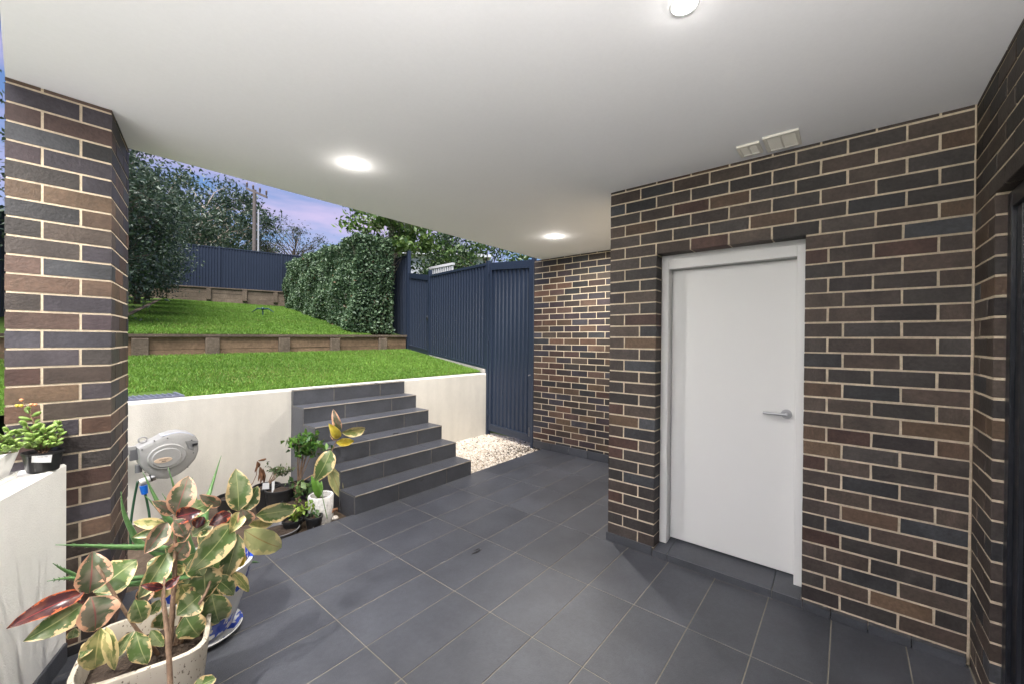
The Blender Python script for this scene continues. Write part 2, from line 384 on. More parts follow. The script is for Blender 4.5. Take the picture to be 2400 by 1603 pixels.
# ------------------------------------------------------------------ white door
dr = thing('white_door', 'white flush door with a lever handle in a white frame', 'door', (3.05, .64, .05))
fx0, fx1 = 3.056, 3.19
f = MB(); f.box(fx0, fx1, OY0+.004, OY0+.048, .068, 2.175, .002).obj('jamb', PAINT_W, dr)
f = MB(); f.box(fx0, fx1, OY1-.056, OY1-.004, .068, 2.175, .002).obj('jamb', PAINT_W, dr)
f = MB(); f.box(fx0+.0015, fx1, OY0+.048, OY1-.056, 2.105, 2.175, .002).obj('head_frame', PAINT_W, dr)
f = MB(); f.box(fx0+.01, fx0+.05, OY0+.001, OY1-.001, 2.176, 2.213).obj('head_flashing', PAINT_W, dr)
leaf = MB(); leaf.box(3.130, 3.165, OY0+.051, OY1-.059, .094, 2.102, .002).obj('door_leaf', PAINT_W, dr)
hz, hy, hx = 1.115, .296, 3.130
def cyl(mb, a, b, r, n=20): return mb.tube([a, b], r, n)
cyl(MB(), (hx+.001, hy, hz), (hx-.011, hy, hz), .030, 28).obj('handle_rosette', CHROME, dr, auto=30, smooth=True)
MB().tube([(hx-.009, hy, hz), (hx-.053, hy, hz)], .0085, 14).obj('handle_neck', CHROME, dr, smooth=True, auto=40)
MB().tube([(hx-.051, hy-.006, hz), (hx-.051, hy+.03, hz), (hx-.049, hy+.125, hz)], [.0095, .0095, .009], 14).obj('handle_lever', CHROME, dr, smooth=True, auto=40)

# ------------------------------------------------------------------ sliding door (right edge)
GLASS = mat('dark_glass', (.02, .022, .026), .04, .6)
sdr = thing('sliding_door', 'black framed glass sliding door at the right edge', 'sliding door', (1.5, -.6, 0))
yb = YW-.032
MB().box(XJ-.055, XJ-.002, yb-.10, yb-.002, .002, 2.196, .002).obj('outer_jamb', DARK, sdr)
MB().box(.1, XJ-.056, yb-.10, yb-.002, 2.13, 2.196, .002).obj('head_track', DARK, sdr)
MB().box(.1, XJ-.056, yb-.10, yb-.002, .002, .04, .002).obj('floor_track', DARK, sdr)
MB().box(XJ-.125, XJ-.062, yb-.05, yb-.015, .042, 2.128, .002).obj('door_stile', DARK, sdr)
MB().box(1.30, 1.36, yb-.05, yb-.015, .042, 2.128, .002).obj('door_stile', DARK, sdr)
MB().box(1.361, XJ-.126, yb-.036, yb-.028, .042, 2.128).obj('glass_pane', GLASS, sdr)
MB().box(.1, 1.299, yb-.076, yb-.068, .042, 2.128).obj('glass_pane', GLASS, sdr)

# ------------------------------------------------------------------ ceiling vents and downlights
VENT = mat('cream_vent', (.80, .77, .69), .6, .3)
def vent(x0, x1, y0, y1, label):
    v = thing('ceiling_vent', label, 'vent', ((x0+x1)/2, (y0+y1)/2, H), 'ceiling vents beside the door wall')
    z0, z1 = H-.014, H-.001
    fr = MB(); w = .018
    fr.box(x0, x1, y0, y0+w, z0, z1, .002); fr.box(x0, x1, y1-w, y1, z0, z1, .002); fr.box(x0, x0+w, y0+w, y1-w, z0, z1, .002); fr.box(x1-w, x1, y0+w, y1-w, z0, z1, .002)
    fr.box(x0+w, x1-w, (y0+y1)/2-.004, (y0+y1)/2+.004, z0+.001, z1)
    fr.obj('vent_frame', VENT, v); MB().box(x0+w, x1-w, y0+w, y1-w, z1-.002, z1).obj('vent_backing', VENT, v)
    k = int((x1-x0-2*w)/.014)
    for i in range(k):
        xx = x0+w+.007+i*.014; MB().box(xx-.003, xx+.003, y0+w, y1-w, z0+.003, z1-.003).obj('slat', VENT, v)
vent(2.685, 2.895, .215, .385, 'larger cream ceiling vent beside the door wall')
vent(2.715, 2.875, .405, .525, 'smaller cream ceiling vent further from the camera')
LENS = mat('lamp_diffuser', (1, 1, 1), .4, emit=((1, .97, .93), 30))
TRIM = mat('downlight_trim', (.8, .8, .79), .4)
def downlight(x, y, label, power):
    d = thing('downlight', label, 'downlight', (x, y, H), 'round downlights in the soffit')
    MB().lathe([(.036, -.001), (.037, -.006), (.046, -.007), (.050, -.001)], (x, y, H), 40).obj('trim_ring', TRIM, d, smooth=True)
    MB().lathe([(.0005, -.020), (.012, -.019), (.025, -.014), (.033, -.007), (.036, -.0015)], (x, y, H), 32).obj('diffuser', LENS, d, smooth=True)
    la = bpy.data.lights.new('lamp', 'AREA'); la.shape = 'DISK'; la.size = .075; la.energy = power; la.color = (1, .96, .91); la.spread = math.radians(178)
    lb = bpy.data.lights.new('added_glow', 'POINT'); lb.energy = power*.02; lb.color = (1, .94, .86); lb.shadow_soft_size = .03  # extra point light added under the diffuser for a halo on the ceiling
    lq = bpy.data.objects.new('added_glow', lb); COL.objects.link(lq); lq.parent = d; lq.location = (0, 0, -.06)
    lo = bpy.data.objects.new('lamp', la); COL.objects.link(lo); lo.parent = d; lo.location = (0, 0, -.024)
PW_ = 6.5
downlight(1.403, 2.555, 'lit round downlight over the patio in front of the steps', PW_*2.2)
downlight(3.81, 2.55, 'lit round downlight nearest the tall gate', PW_*3.0)
downlight(1.455, .445, 'lit round downlight at the top edge above the door area', PW_*.15)
downlight(-.62, 1.95, 'round downlight in the eave left of the camera', PW_*3.6)

# up-and-down light added out of view beside the camera to brighten the ceiling
wl = thing('added_uplight', 'black up-and-down light added to brighten the ceiling, on the brick wall beside the sliding door', 'added light', (-.45, YW, 1.9))
MB().box(-.50, -.40, YW+.001, YW+.02, 1.80, 1.94, .003).obj('back_plate', DARK, wl)
MB().lathe([(.044, .001), (.048, .001), (.048, .219), (.044, .219), (.043, .2), (.043, .02), (.044, .001)], (-.45, YW+.085, 1.76), 28).obj('lamp_tube', DARK, wl, smooth=True, auto=40)
MB().tube([(-.45, YW+.02, 1.87), (-.45, YW+.04, 1.87)], .015, 10).obj('arm', DARK, wl)
for nm, zz, up_, en in (('upper_lens', 1.955, 1, 66), ('lower_lens', 1.785, 0, .3)):
    MB().lathe([(.0005, 0), (.042, 0)], (-.45, YW+.085, zz), 24).obj(nm, LENS, wl)
    la = bpy.data.lights.new('lamp', 'AREA'); la.shape = 'DISK'; la.size = .075; la.energy = en; la.color = (1, .965, .93); la.spread = math.radians(175)
    lo = bpy.data.objects.new('lamp', la); COL.objects.link(lo); lo.parent = wl; lo.location = Vector((-.45, YW+.085, 1.985 if up_ else 1.755))-WL[wl]
    if up_: lo.rotation_euler = (math.pi, 0, 0)
# ------------------------------------------------------------------ retaining wall, steps
YWALL, ZW = 4.735, 1.005
rt = MB(); rt.prism([(YWALL, -.3), (YWALL, ZW-.012), (YWALL+.012, ZW), (YWALL+.16, ZW), (YWALL+.16, -.3)], .30, 5.045, 'x')
o = rt.obj('retaining_wall', RENDER_W); tag(o, 'cream rendered retaining wall on both sides of the grey steps', 'retaining wall')
st = thing('garden_steps', 'dark grey tiled steps leading up to the lawn', 'steps', (2.6, 3.4, 0))
SX0, SX1, SY0, RH, TD = 1.881, 3.335, 3.372, .1672, .2625
MB().prism([(SY0+.004, -.1), *[p for i in range(6) for p in ((SY0+TD*i+.004, RH*i+(-.003 if i else -.1)), (SY0+TD*i+.004, RH*(i+1)-.003))], (YWALL+.12, RH*6-.003), (YWALL+.12, -.1)], SX0+.003, SX1-.003, 'x').obj('step_core', GROUT, st)
stile = chmesh('step_tile', .6, .012, .15, .0015, TILE); ttile = chmesh('tread_tile', .6, .26, .012, .002, TILE)
XJN = [SX0, 2.343, 2.960, SX1]
for i in range(6):
    y0 = SY0+TD*i
    for a, b in zip(XJN[:-1], XJN[1:]):
        zb_ = RH*i+(.001 if i else -.02)
        inst('riser_tile', stile, st, ((a+b)/2, y0+.007, (zb_+RH*(i+1)-.012)/2), 0, ((b-a-.005)/.6, 1, (RH*(i+1)-.0125-zb_)/.15))
        dy = TD+.004 if i < 5 else .12
        inst('tread_tile', ttile, st, ((a+b)/2, y0-.003+dy/2, RH*(i+1)-.006), 0, ((b-a-.005)/.6, dy/.26, 1))
NOSE = mat('tile_edge', (.36, .32, .27), .7, .3, world=(((8, 8, 8), .4, .3),))
for i in range(6):
    MB().box(SX0+.003, SX1-.003, SY0+TD*i-.0045, SY0+TD*i+.0035, RH*(i+1)-.0085, RH*(i+1)+.0012).obj('nosing_strip', NOSE, st)
for sx in (SX0+.006, SX1-.006):      # side cladding, a stepped slab of tiles per step
    for i in range(6):
        a, b = SY0+TD*i+.016, SY0+TD*(i+1)+.012
        if i == 5: b = YWALL-.002
        inst('side_tile', stile, st, (sx, (a+b)/2, (-.06+RH*(i+1)-.014)/2), math.pi/2, ((b-a-.003)/.6, .9, (RH*(i+1)-.014+.06)/.15))

# low cream wall at the left, set at an angle
d = Vector((-.39, -.921, 0)).normalized(); nrm = Vector((d.y, -d.x, 0))   # nrm points to -x (away from patio)
if nrm.x > 0: nrm = -nrm
p0 = Vector((.128, 2.925, 0)); LZ = .955
e0 = p0; e1 = p0+d*3.0; b1 = e1+nrm*.42; b0 = Vector((-.42, 2.925, 0)); q = .008
vs = []
for z_, ins in ((0, 0), (LZ-q, 0), (LZ, q)):
    vs += [e0+nrm*ins+Vector((0, 0, z_)), e1+nrm*ins+Vector((0, 0, z_)), b1+Vector((0, 0, z_)), b0+Vector((0, 0, z_))]
lw = MB().add(vs, [(0, 1, 5, 4), (4, 5, 9, 8), (8, 9, 10, 11), (1, 2, 6, 5), (5, 6, 10, 9), (2, 3, 7, 6), (6, 7, 11, 10), (3, 0, 4, 7), (7, 4, 8, 11), (0, 3, 2, 1)]).obj('low_wall', mat('white_render', (.80, .785, .74), .75, .3, noise=((14, .03), (90, .03)), bump=(160, .25), world=(((1.6, 1.6, 1.6), .05, .8),)))
tag(lw, 'low cream rendered wall carrying two succulents at the left edge', 'low wall')
sk = thing('wall_skirting', 'dark skirting strip along the foot of the low cream wall', 'skirting', tuple(e0))
ang = math.atan2(-d.y, -d.x)
for i in range(5):
    cpos = e0+d*(.02+.3*i+.15)-nrm*.008
    inst('skirting_tile', skm, sk, (cpos.x, cpos.y, .046), ang, (.985, 1, .9))

# ------------------------------------------------------------------ garden terrain
BD = Vector((.2475, .969, 0)); NL = Vector((-.969, .2475, 0))
PA = Vector((5.05, 4.72, 0))
def bnd(t, off=0): return PA+BD*t+NL*off
def zl1(x, y): return .985+(y-4.85)*.088+.008*(x-1)
def zl2(x, y): return 1.615+.113*(y-8.3)+.006*(x-3)
def xright(y): return PA.x+BD.x/BD.y*(y-PA.y)
def xleft(y): return 1.20+.223*(y-10.9)
def sheet(name, mt, y0, y1, zf, xl, xr, ny=24, nx=16, kind='structure'):
    mb = MB()
    for j in range(ny+1):
        y = y0+(y1-y0)*j/ny
        for i in range(nx+1):
            x = xl(y)+(xr(y)-xl(y))*i/nx; mb.v.append((x, y, zf(x, y)))
    for j in range(ny):
        for i in range(nx):
            a = j*(nx+1)+i; mb.f.append((a, a+1, a+nx+2, a+nx+1))
    o = mb.obj(name, mt, smooth=True); return tag(o, kind=kind)
TURF = mat('turf', (.075, .13, .022), .9, .2, noise=((1.2, .2), (18, .35), (80, .4)), bump=(60, .8, .02))
sheet('lower_lawn', TURF, YWALL+.15, 8.29, zl1, lambda y: -1.6, lambda y: xright(y)-.03)
sheet('upper_lawn', TURF, 8.30, 22.3, zl2, lambda y: xleft(y)-1.6, lambda y: xright(y)-.03, 40)
DIRT = mat('dirt', (.09, .065, .045), .95, .2, noise=((3, .3), (30, .3)), bump=(30, .8, .02))
# wider ground: one sheet out to the horizon
gx = np.concatenate([np.linspace(-600, -30, 12), np.linspace(-25, 40, 40), np.linspace(48, 600, 14)])
gy = np.concatenate([np.linspace(-600, -30, 10), np.linspace(-20, 4.6, 8), [4.76, 4.86], np.linspace(5.5, 60, 40), np.linspace(70, 600, 14)])
def gz(x, y):
    if y < 4.8: return -.14 if x < 8 else .2
    b_ = .80+(y-4.85)*.075
    return min(b_, 5.0) if y > 8.2 else .75
vs = np.array([(x, y, gz(x, y)-(.0 if -4 < x < 12 else .15)) for y in gy for x in gx]); nx_ = len(gx)
fq = np.array([(j*nx_+i, j*nx_+i+1, (j+1)*nx_+i+1, (j+1)*nx_+i) for j in range(len(gy)-1) for i in range(nx_-1)])
GRD = mat('rough_ground', (.10, .13, .045), .95, .2, noise=((.2, .3), (3, .3)))
tag(npmesh('ground', vs, fq.ravel(), 4, GRD), kind='structure')

dv_ = MB().box(-20, -1.7, -16, 4.6, -.3, -.11).obj('bounce_ground', mat('bounce_concrete', (.20, .205, .22), .85, .25, noise=((1.5, .08), (20, .08)))); tag(dv_, kind='structure')  # pale ground added out of view to bounce light onto the ceiling
def blades(name, pts, h, w, mt, hue):
    n = len(pts); a = rng.uniform(0, 2*np.pi, n); side = np.stack([np.cos(a), np.sin(a), np.zeros(n)], 1)
    lean = rng.normal(0, .45, (n, 2)); hh = h*rng.uniform(.55, 1.25, n); ww = w*rng.uniform(.7, 1.3, n)
    up = np.stack([lean[:, 0], lean[:, 1], np.ones(n)], 1); up /= np.linalg.norm(up, axis=1)[:, None]
    b0 = pts-side*ww[:, None]/2; b1 = pts+side*ww[:, None]/2
    mid = pts+up*hh[:, None]*.55; tip = pts+up*hh[:, None]+np.stack([lean[:, 0], lean[:, 1], -.35*np.ones(n)], 1)*hh[:, None]*.3
    m0 = mid-side*ww[:, None]*.42; m1 = mid+side*ww[:, None]*.42
    V = np.stack([b0, b1, m1, m0, tip], 1).reshape(-1, 3); k = np.arange(n)*5
    Fc = np.stack([k, k+1, k+2, k, k+2, k+3, k+3, k+2, k+4], 1).ravel()
    pat = .5+.5*np.sin(pts[:, 0]*.9+pts[:, 1]*.5)*.5+.35*np.sin(pts[:, 0]*2.3+1.7*np.sin(pts[:, 1]*1.9))*np.sin(pts[:, 1]*2.9+pts[:, 0]*.7)
    c1, c2, c3 = np.array((.080, .18, .026)), np.array((.23, .40, .060)), np.array((.24, .26, .07))
    t = np.clip(rng.uniform(0, 1, n)*.7+pat*.35, 0, 1)[:, None]; cc = c1*(1-t)+c2*t
    dry = (rng.uniform(0, 1, n) < .05+.16*np.clip(np.sin(pts[:, 0]*1.3+2)*np.sin(pts[:, 1]*1.7+1)-.25, 0, 1))[:, None]; cc = np.where(dry, c3, cc)
    return tag(npmesh(name, V, Fc, 3, mt, None, np.repeat(cc, 5, 0)), kind='stuff')
GRASS = mat('grass_blade', (1, 1, 1), .55, .3, attr='Col', trans=.35)
def sample(n, y0, y1, zf, xl, xr, pw=1.0):
    u = rng.uniform(0, 1, n); y = y0+(y1-y0)*u**pw; x0 = np.array([xl(v) for v in y]); x1 = np.array([xr(v) for v in y])
    x = x0+(x1-x0)*rng.uniform(0, 1, n); return np.stack([x, y, [zf(a, b) for a, b in zip(x, y)]], 1)
g1 = sample(110000, YWALL+.17, 8.17, zl1, lambda y: -.35, lambda y: xright(y)-.06, 1.15)
g1 = g1[~((g1[:, 0] > .3) & (g1[:, 0] < 1.0) & (g1[:, 1] < 5.36))]
tag(blades('grass', g1, .050, .0075, GRASS, 0), 'short green grass of the lower lawn above the retaining wall', 'grass')
g2 = sample(120000, 8.36, 21.4, zl2, lambda y: xleft(y)+.05, lambda y: xright(y)-.95, 1.35)
tag(blades('grass', g2, .055, .012, GRASS, 0), 'short green grass of the sloping upper lawn', 'grass')

# ------------------------------------------------------------------ leaf clouds
def leafcloud(name, pts, size, mt, parent, c1, c2, asp=.5, droop=0., up=0., dry=0.):
    n = len(pts); d = rng.normal(0, 1, (n, 3)); d[:, 2] += up-droop; d /= np.linalg.norm(d, axis=1)[:, None]
    r = rng.normal(0, 1, (n, 3)); s = np.cross(d, r); s /= np.linalg.norm(s, axis=1)[:, None]; nn = np.cross(s, d)
    L = (size*rng.uniform(.6, 1.35, n))[:, None]
    base = pts-d*L/2; tip = pts+d*L/2-np.array((0, 0, 1))*L*.12; mid = pts
    l_ = mid+s*L*asp*.5+nn*L*.12; r2 = mid-s*L*asp*.5+nn*L*.12
    V = np.stack([base, r2, tip, l_], 1).reshape(-1, 3); k = np.arange(n)*4
    Fc = np.stack([k, k+1, k+2, k, k+2, k+3], 1).ravel()
    t = rng.uniform(0, 1, n)[:, None]**1.4; cc = np.array(c1)*(1-t)+np.array(c2)*t
    if dry: cc = np.where((rng.uniform(0, 1, n) < dry)[:, None], np.array((.16, .09, .04)), cc)
    o = npmesh(name, V, Fc, 3, mt, parent, np.repeat(cc, 4, 0)); o['kind'] = 'stuff'; return o
LEAF = mat('leaf', (1, 1, 1), .38, .45, attr='Col', trans=.25)
LEAFG = mat('glossy_leaf', (1, 1, 1), .42, .4, attr='Col', trans=.15)
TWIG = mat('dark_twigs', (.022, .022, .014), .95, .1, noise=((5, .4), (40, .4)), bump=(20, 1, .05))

def tree(name, label, cat, base, height, cr_, n_cl, n_leaf, lsize, c1, c2, bark, group=None, sig=.35, trunk_r=.12, asp=.4, droop=0., crown_lo=.35, lean=(0, 0), flat=1., mt=None, extra=0, seed=0):
    rr = random.Random(seed); t = thing(name, label, cat, tuple(base), group); B = Vector(base)
    top = B+Vector((lean[0], lean[1], height))
    tr = MB(); pts = []
    for i in range(7):
        u = i/6; pts.append(B.lerp(top, u*.72)+Vector((rr.uniform(-1, 1)*.05*height*u*.5, rr.uniform(-1, 1)*.05*height*u*.5, -.1 if i == 0 else 0)))
    tr.tube(pts, [trunk_r*(1-.75*i/6) for i in range(7)], 8)
    tr.obj('trunk', bark, t, smooth=True)
    cl = []
    lo, hi = height*crown_lo, height
    cz, hz_ = (lo+hi)/2, (hi-lo)/2
    br = MB()
    for i in range(n_cl):
        while True:
            p = Vector((rr.uniform(-1, 1), rr.uniform(-1, 1), rr.uniform(-1, 1)))
            if .25 < p.length < 1 and (p.z > -.8 or rr.random() < .3): break
        q = B+Vector((lean[0]*.8+p.x*cr_, lean[1]*.8+p.y*cr_, cz+p.z*hz_*flat)); cl.append(q)
        u = min(.98, max(.25, ((q.z-B.z)/height-.25*rr.uniform(.6, 1.2))/.72)); s0 = pts[0].lerp(pts[-1], u) if u < 1 else pts[-1]
        k = min(5, int(u*6)); s0 = pts[k].lerp(pts[k+1], u*6-k)
        md = s0.lerp(q, .5)+Vector((rr.uniform(-.1, .1), rr.uniform(-.1, .1), .1))*cr_
        r0 = trunk_r*(.34 if n_cl < 60 else .22)*(1-.5*u)
        br.tube([s0, md, q, q+(q-md)*.25], [r0, r0*.6, r0*.28, r0*.1], 5, cap=False)
        for e in range(extra):
            q2 = q+Vector((rr.gauss(0, sig), rr.gauss(0, sig), rr.gauss(0, sig)*.8)); br.tube([md.lerp(q, rr.uniform(.2, .9)), q2], [r0*.25, r0*.08], 4, cap=False)
    br.obj('limbs', bark, t, smooth=True)
    C_ = np.array([tuple(v) for v in cl]); w = rng.integers(0, n_cl, n_leaf)
    cs = sig*rng.uniform(.55, 1.3, n_cl)
    P = C_[w]+rng.normal(0, 1, (n_leaf, 3))*cs[w][:, None]*np.array((1, 1, .75))
    P = P[P[:, 2] > B.z+.05]
    leafcloud('crown', P, lsize, mt or LEAF, t, c1, c2, asp, droop)
    return t

# ------------------------------------------------------------------ fences and gates
def corr(mb, A, Bv, za0, zb0, za1, zb1, pitch=.105, depth=.022, nrm_=None):
    L_ = (Bv-A).length; u = (Bv-A)/L_; nr = nrm_ if nrm_ is not None else Vector((-u.y, u.x, 0))
    xs = []; x = 0
    while x < L_:
        for fx, dd in ((0, 0), (.42, 0), (.52, 1), (.86, 1), (.96, 0)):
            if x+fx*pitch < L_: xs.append((x+fx*pitch, dd))
        x += pitch
    xs.append((L_, 0)); b = len(mb.v)
    for s_, dd in xs:
        t = s_/L_; p = A+u*s_+nr*depth*dd
        mb.v.append((p.x, p.y, za0+(zb0-za0)*t)); mb.v.append((p.x, p.y, za1+(zb1-za1)*t))
    for i in range(len(xs)-1): mb.f.append((b+2*i, b+2*i+2, b+2*i+3, b+2*i+1))
    return mb
def bar(mb, A, Bv, za, zb, h, w, ch=.002):
    """rail of height h, thickness w from A to B with its bottom at za / zb"""
    u = (Bv-A).normalized(); nr = Vector((-u.y, u.x, 0))*w/2
    vs = []
    for P_, z_ in ((A, za), (Bv, zb)):
        for s_ in (-1, 1):
            for dz in (0, h): vs.append(P_+nr*s_+Vector((0, 0, z_+dz)))
    return mb.add(vs, [(0, 1, 3, 2), (4, 6, 7, 5), (0, 4, 5, 1), (2, 3, 7, 6), (0, 2, 6, 4), (1, 5, 7, 3)])
def post(par, P_, z0, z1, u, w=.06, dp=.055, name='post'):
    mb = MB(); M_ = Matrix.Translation((P_.x, P_.y, 0)) @ Matrix.Rotation(math.atan2(u.y, u.x), 4, 'Z')
    mb.box(-w/2, w/2, -dp/2, dp/2, z0, z1, .004, M_); return mb.obj(name, FENCE, par)
def panel(par, A, Bv, b0, b1, t0, t1, camside, rail=.045):
    u = (Bv-A).normalized(); nr = Vector((-u.y, u.x, 0))
    if (CAM-A).dot(nr) < 0: nr = -nr
    A2, B2 = A+u*.031, Bv-u*.031
    corr(MB(), A2-nr*.011, B2-nr*.011, b0+.012, b1+.012, t0-.012, t1-.012, nrm_=nr).obj('ribbed_sheet', FENCE, par)
    bar(MB(), A2, B2, t0-rail, t1-rail, rail, .042).obj('top_rail', FENCE, par)
    bar(MB(), A2, B2, b0, b1, rail, .042).obj('bottom_rail', FENCE, par)

F0, F1, F2 = PA.copy(), PA+BD*2.365, PA+BD*3.60
fp = thing('fence', 'dark blue steel fence panel rising from the lawn beside the retaining wall', 'fence', (F0.x, F0.y, 1.0))
panel(fp, F0, F1, 1.075, 1.235, 2.885, 2.965, 1)
post(fp, F0, -.04, 2.91, BD, .07, .07); post(fp, F1, 1.15, 3.07, BD, .07, .07)
pl = MB(); bar(pl, F0+BD*.03, F1-BD*.03, .93, 1.10, .142, .05); o = pl.obj('plinth', mat('concrete_plinth', (.42, .39, .35), .9, .2, noise=((5, .2), (40, .15))), fp)
# tall gate beside the brick wall
g0, g1_ = Vector((4.838, 3.60, 0)), Vector((5.025, 4.66, 0)); gu = (g1_-g0).normalized(); gn = Vector((-gu.y, gu.x, 0))
if (CAM-g0).dot(gn) < 0: gn = -gn
gt = thing('side_gate', 'tall dark steel gate between the brick wall and the retaining wall', 'gate', (g0.x, g0.y, 0))
post(gt, g0, -.03, 2.80, gu, .055, .06, 'gate_post')
a_, b_ = g0+gu*.034, g1_-gu*.004
def gframe(par, a_, b_, z0a, z0b, z1a, z1b, w=.055):
    u = (b_-a_).normalized()
    for P_, za, zb in ((a_+u*w/2, z0a, z1a), (b_-u*w/2, z0b, z1b)):
        mb = MB(); M_ = Matrix.Translation((P_.x, P_.y, 0)) @ Matrix.Rotation(math.atan2(u.y, u.x), 4, 'Z'); mb.box(-w/2, w/2, -.02, .02, za, zb, .003, M_); mb.obj('frame_stile', FENCE, par)
    bar(MB(), a_+u*w, b_-u*w, z0a+.001, z0b+.001, .075, .038).obj('frame_rail', FENCE, par)
    bar(MB(), a_+u*w, b_-u*w, z1a-.08, z1b-.08, .079, .038).obj('frame_rail', FENCE, par)
    n_ = Vector((-u.y, u.x, 0)); n_ = n_ if (CAM-a_).dot(n_) > 0 else -n_
    corr(MB(), a_+u*w-n_*.012, b_-u*w-n_*.012, z0a+.07, z0b+.07, z1a-.07, z1b-.07, .098, .02, n_).obj('ribbed_sheet', FENCE, par)
    bar(MB(), a_+u*(w+.001), b_-u*(w+.001), z0a+.076, z0b+.076, .04, .050).obj('sheet_channel', FENCE, par)
    bar(MB(), a_+u*(w+.001), b_-u*(w+.001), z1a-.122, z1b-.122, .04, .050).obj('sheet_channel', FENCE, par)
gframe(gt, a_, b_, .045, .05, 2.775, 2.86)
for z_ in (.30, 1.55, 2.68): MB().tube([b_+gn*.03+Vector((0, 0, z_)), b_+gn*.03+Vector((0, 0, z_+.10))], .009, 8).obj('hinge', FENCE, gt)
MB().box(-.02, .02, -.035, -.018, 1.02, 1.09, .003, Matrix.Translation((a_.x, a_.y, 0)) @ Matrix.Rotation(math.atan2(gu.y, gu.x), 4, 'Z')).obj('latch', PLASTIC_B, gt)
MB().tube([a_+gn*.03+Vector((0, 0, 1.06)), a_+gn*.06+gu*.01+Vector((0, 0, 1.05))], .008, 8).obj('latch_knob', CHROME, gt)
MB().tube([a_+gn*.025+gu*.02+Vector((0, 0, .14)), a_+gn*.025+gu*.02+Vector((0, 0, .27))], .006, 6).obj('drop_bolt', CHROME, gt)
# small gate further up
gt2 = thing('side_gate', 'narrow steel gate with a padlock between lawn fence and hedge', 'gate', (F1.x, F1.y, 1.2))
gframe(gt2, F1+BD*.04, F2-BD*.035, 1.24, 1.33, 2.98, 3.16, .045)
post(gt2, F2, 1.25, 3.70, BD, .08, .08, 'gate_post')
pk = F1+BD*.06; cn = -NL if (CAM-pk).dot(-NL) > 0 else NL
MB().box(pk.x-.05, pk.x-.015, pk.y-.03, pk.y+.03, 1.98, 2.05, .006).obj('padlock', PLASTIC_B, gt2)
MB().tube([(pk.x-.035, pk.y-.015, 2.05), (pk.x-.035, pk.y-.015, 2.085), (pk.x-.035, pk.y+.015, 2.085), (pk.x-.035, pk.y+.015, 2.05)], .006, 6).obj('shackle', CHROME, gt2)
# boundary fence behind the hedge
bf = thing('fence', 'dark steel boundary fence half hidden behind the right hedge', 'fence', (F2.x, F2.y, 1.6))
for i in range(6):
    A_, B_ = F2+BD*(.04+2.365*i), F2+BD*(.04+2.365*(i+1)); zb_ = zl2(A_.x, A_.y)+.12+.02*i
    panel(bf, A_, B_, zb_-.55, zb_-.43, 3.62+.30*i, 3.68+.30*i, 1); post(bf, B_, zb_-.2, 3.75+.30*(i+1), BD)
# back fence
K = [Vector((5.5, 21.5, 0))+Vector((.957, -.291, 0))*2.404*i for i in (-1, 0, 1, 2)]
bk = thing('fence', 'blue steel fence across the far end of the upper lawn', 'fence', (K[1].x, K[1].y, 3.7))
for i in range(3): panel(bk, K[i], K[i+1], 3.74, 3.76, 5.58, 5.57, 1)
for i, k_ in enumerate(K): post(bk, k_, 3.4, 5.61, Vector((.957, -.291, 0)), .075, .07)
# left boundary fence
lf = thing('fence', 'dark steel fence along the left boundary seen beside the pillar', 'fence', (-1.7, 5, 1))
LA = Vector((xleft(4.9)-1.45, 4.9, 0)); LU = Vector((.2176, .976, 0))
for i in range(7):
    A_, B_ = LA+LU*2.365*i, LA+LU*2.365*(i+1); zz = zl1(0, A_.y) if A_.y < 8.2 else zl2(0, A_.y)
    panel(lf, A_, B_, zz+.05, zz+.05, zz+1.9, zz+1.95, 1); post(lf, B_, zz-.1, zz+2.15, LU)

# ------------------------------------------------------------------ timber sleeper walls
def sl_wall(label, A, Bv, za, zb, posts, rows, pw=.19, tw=.075, cap=.045, th=.06, front=None):
    """rows: list of heights from the cap downwards"""
    t = thing('sleeper_wall', label, 'timber wall', (A.x, A.y, za-.3)); u = (Bv-A).normalized(); nr = Vector((-u.y, u.x, 0))
    if (CAM-A).dot(nr) < 0: nr = -nr
    L_ = (Bv-A).length; ss = [0]+posts+[L_]
    k = 0
    for s0, s1 in ((0, L_*.52), (L_*.52, L_)):
        bar(MB(), A+u*(s0+.003)-nr*.02, A+u*(s1-.003)-nr*.02, za+(zb-za)*s0/L_-cap, za+(zb-za)*s1/L_-cap, cap, .19).obj('cap_sleeper', TIMBER, t)
    dz = cap+.002
    for h in rows:
        for i in range(len(ss)-1):
            s0, s1 = ss[i]+.002, ss[i+1]-.002; j = random.uniform(-.006, .006)
            bar(MB(), A+u*s0+nr*j, A+u*s1+nr*j, za+(zb-za)*s0/L_-dz-h, za+(zb-za)*s1/L_-dz-h, h-.005, th).obj('sleeper', front or TIMBER2, t)
        dz += h
    for s_ in posts:
        P_ = A+u*s_+nr*(th/2+tw/2+.004); z_ = za+(zb-za)*s_/L_-cap
        M_ = Matrix.Translation((P_.x, P_.y, 0)) @ Matrix.Rotation(math.atan2(u.y, u.x), 4, 'Z')
        MB().box(-pw/2, pw/2, -tw/2, tw/2, z_-.5, z_-.012+random.uniform(-.02, .0), .006, M_).obj('post', TIMBER, t)
    return t
sl_wall('brown timber sleeper wall between lower and upper lawn', Vector((-.6, 8.25, 0)), Vector((5.88, 8.25, 0)), 1.60, 1.668, [.75, 1.70, 2.60, 3.72, 4.70, 5.82], [.195, .16])
kb = (K[2]-K[1]).normalized(); knr = Vector((-kb.y, kb.x, 0)); knr = knr if (CAM-K[1]).dot(knr) > 0 else -knr
sl_wall('weathered grey sleeper wall under the far blue fence', K[0]+knr*.25-kb*.6, K[2]+knr*.25+kb*2.0, 3.74, 3.76, [1.15, 2.65, 3.95, 5.15, 6.2], [.21, .21, .22], .17, front=TIMBER)
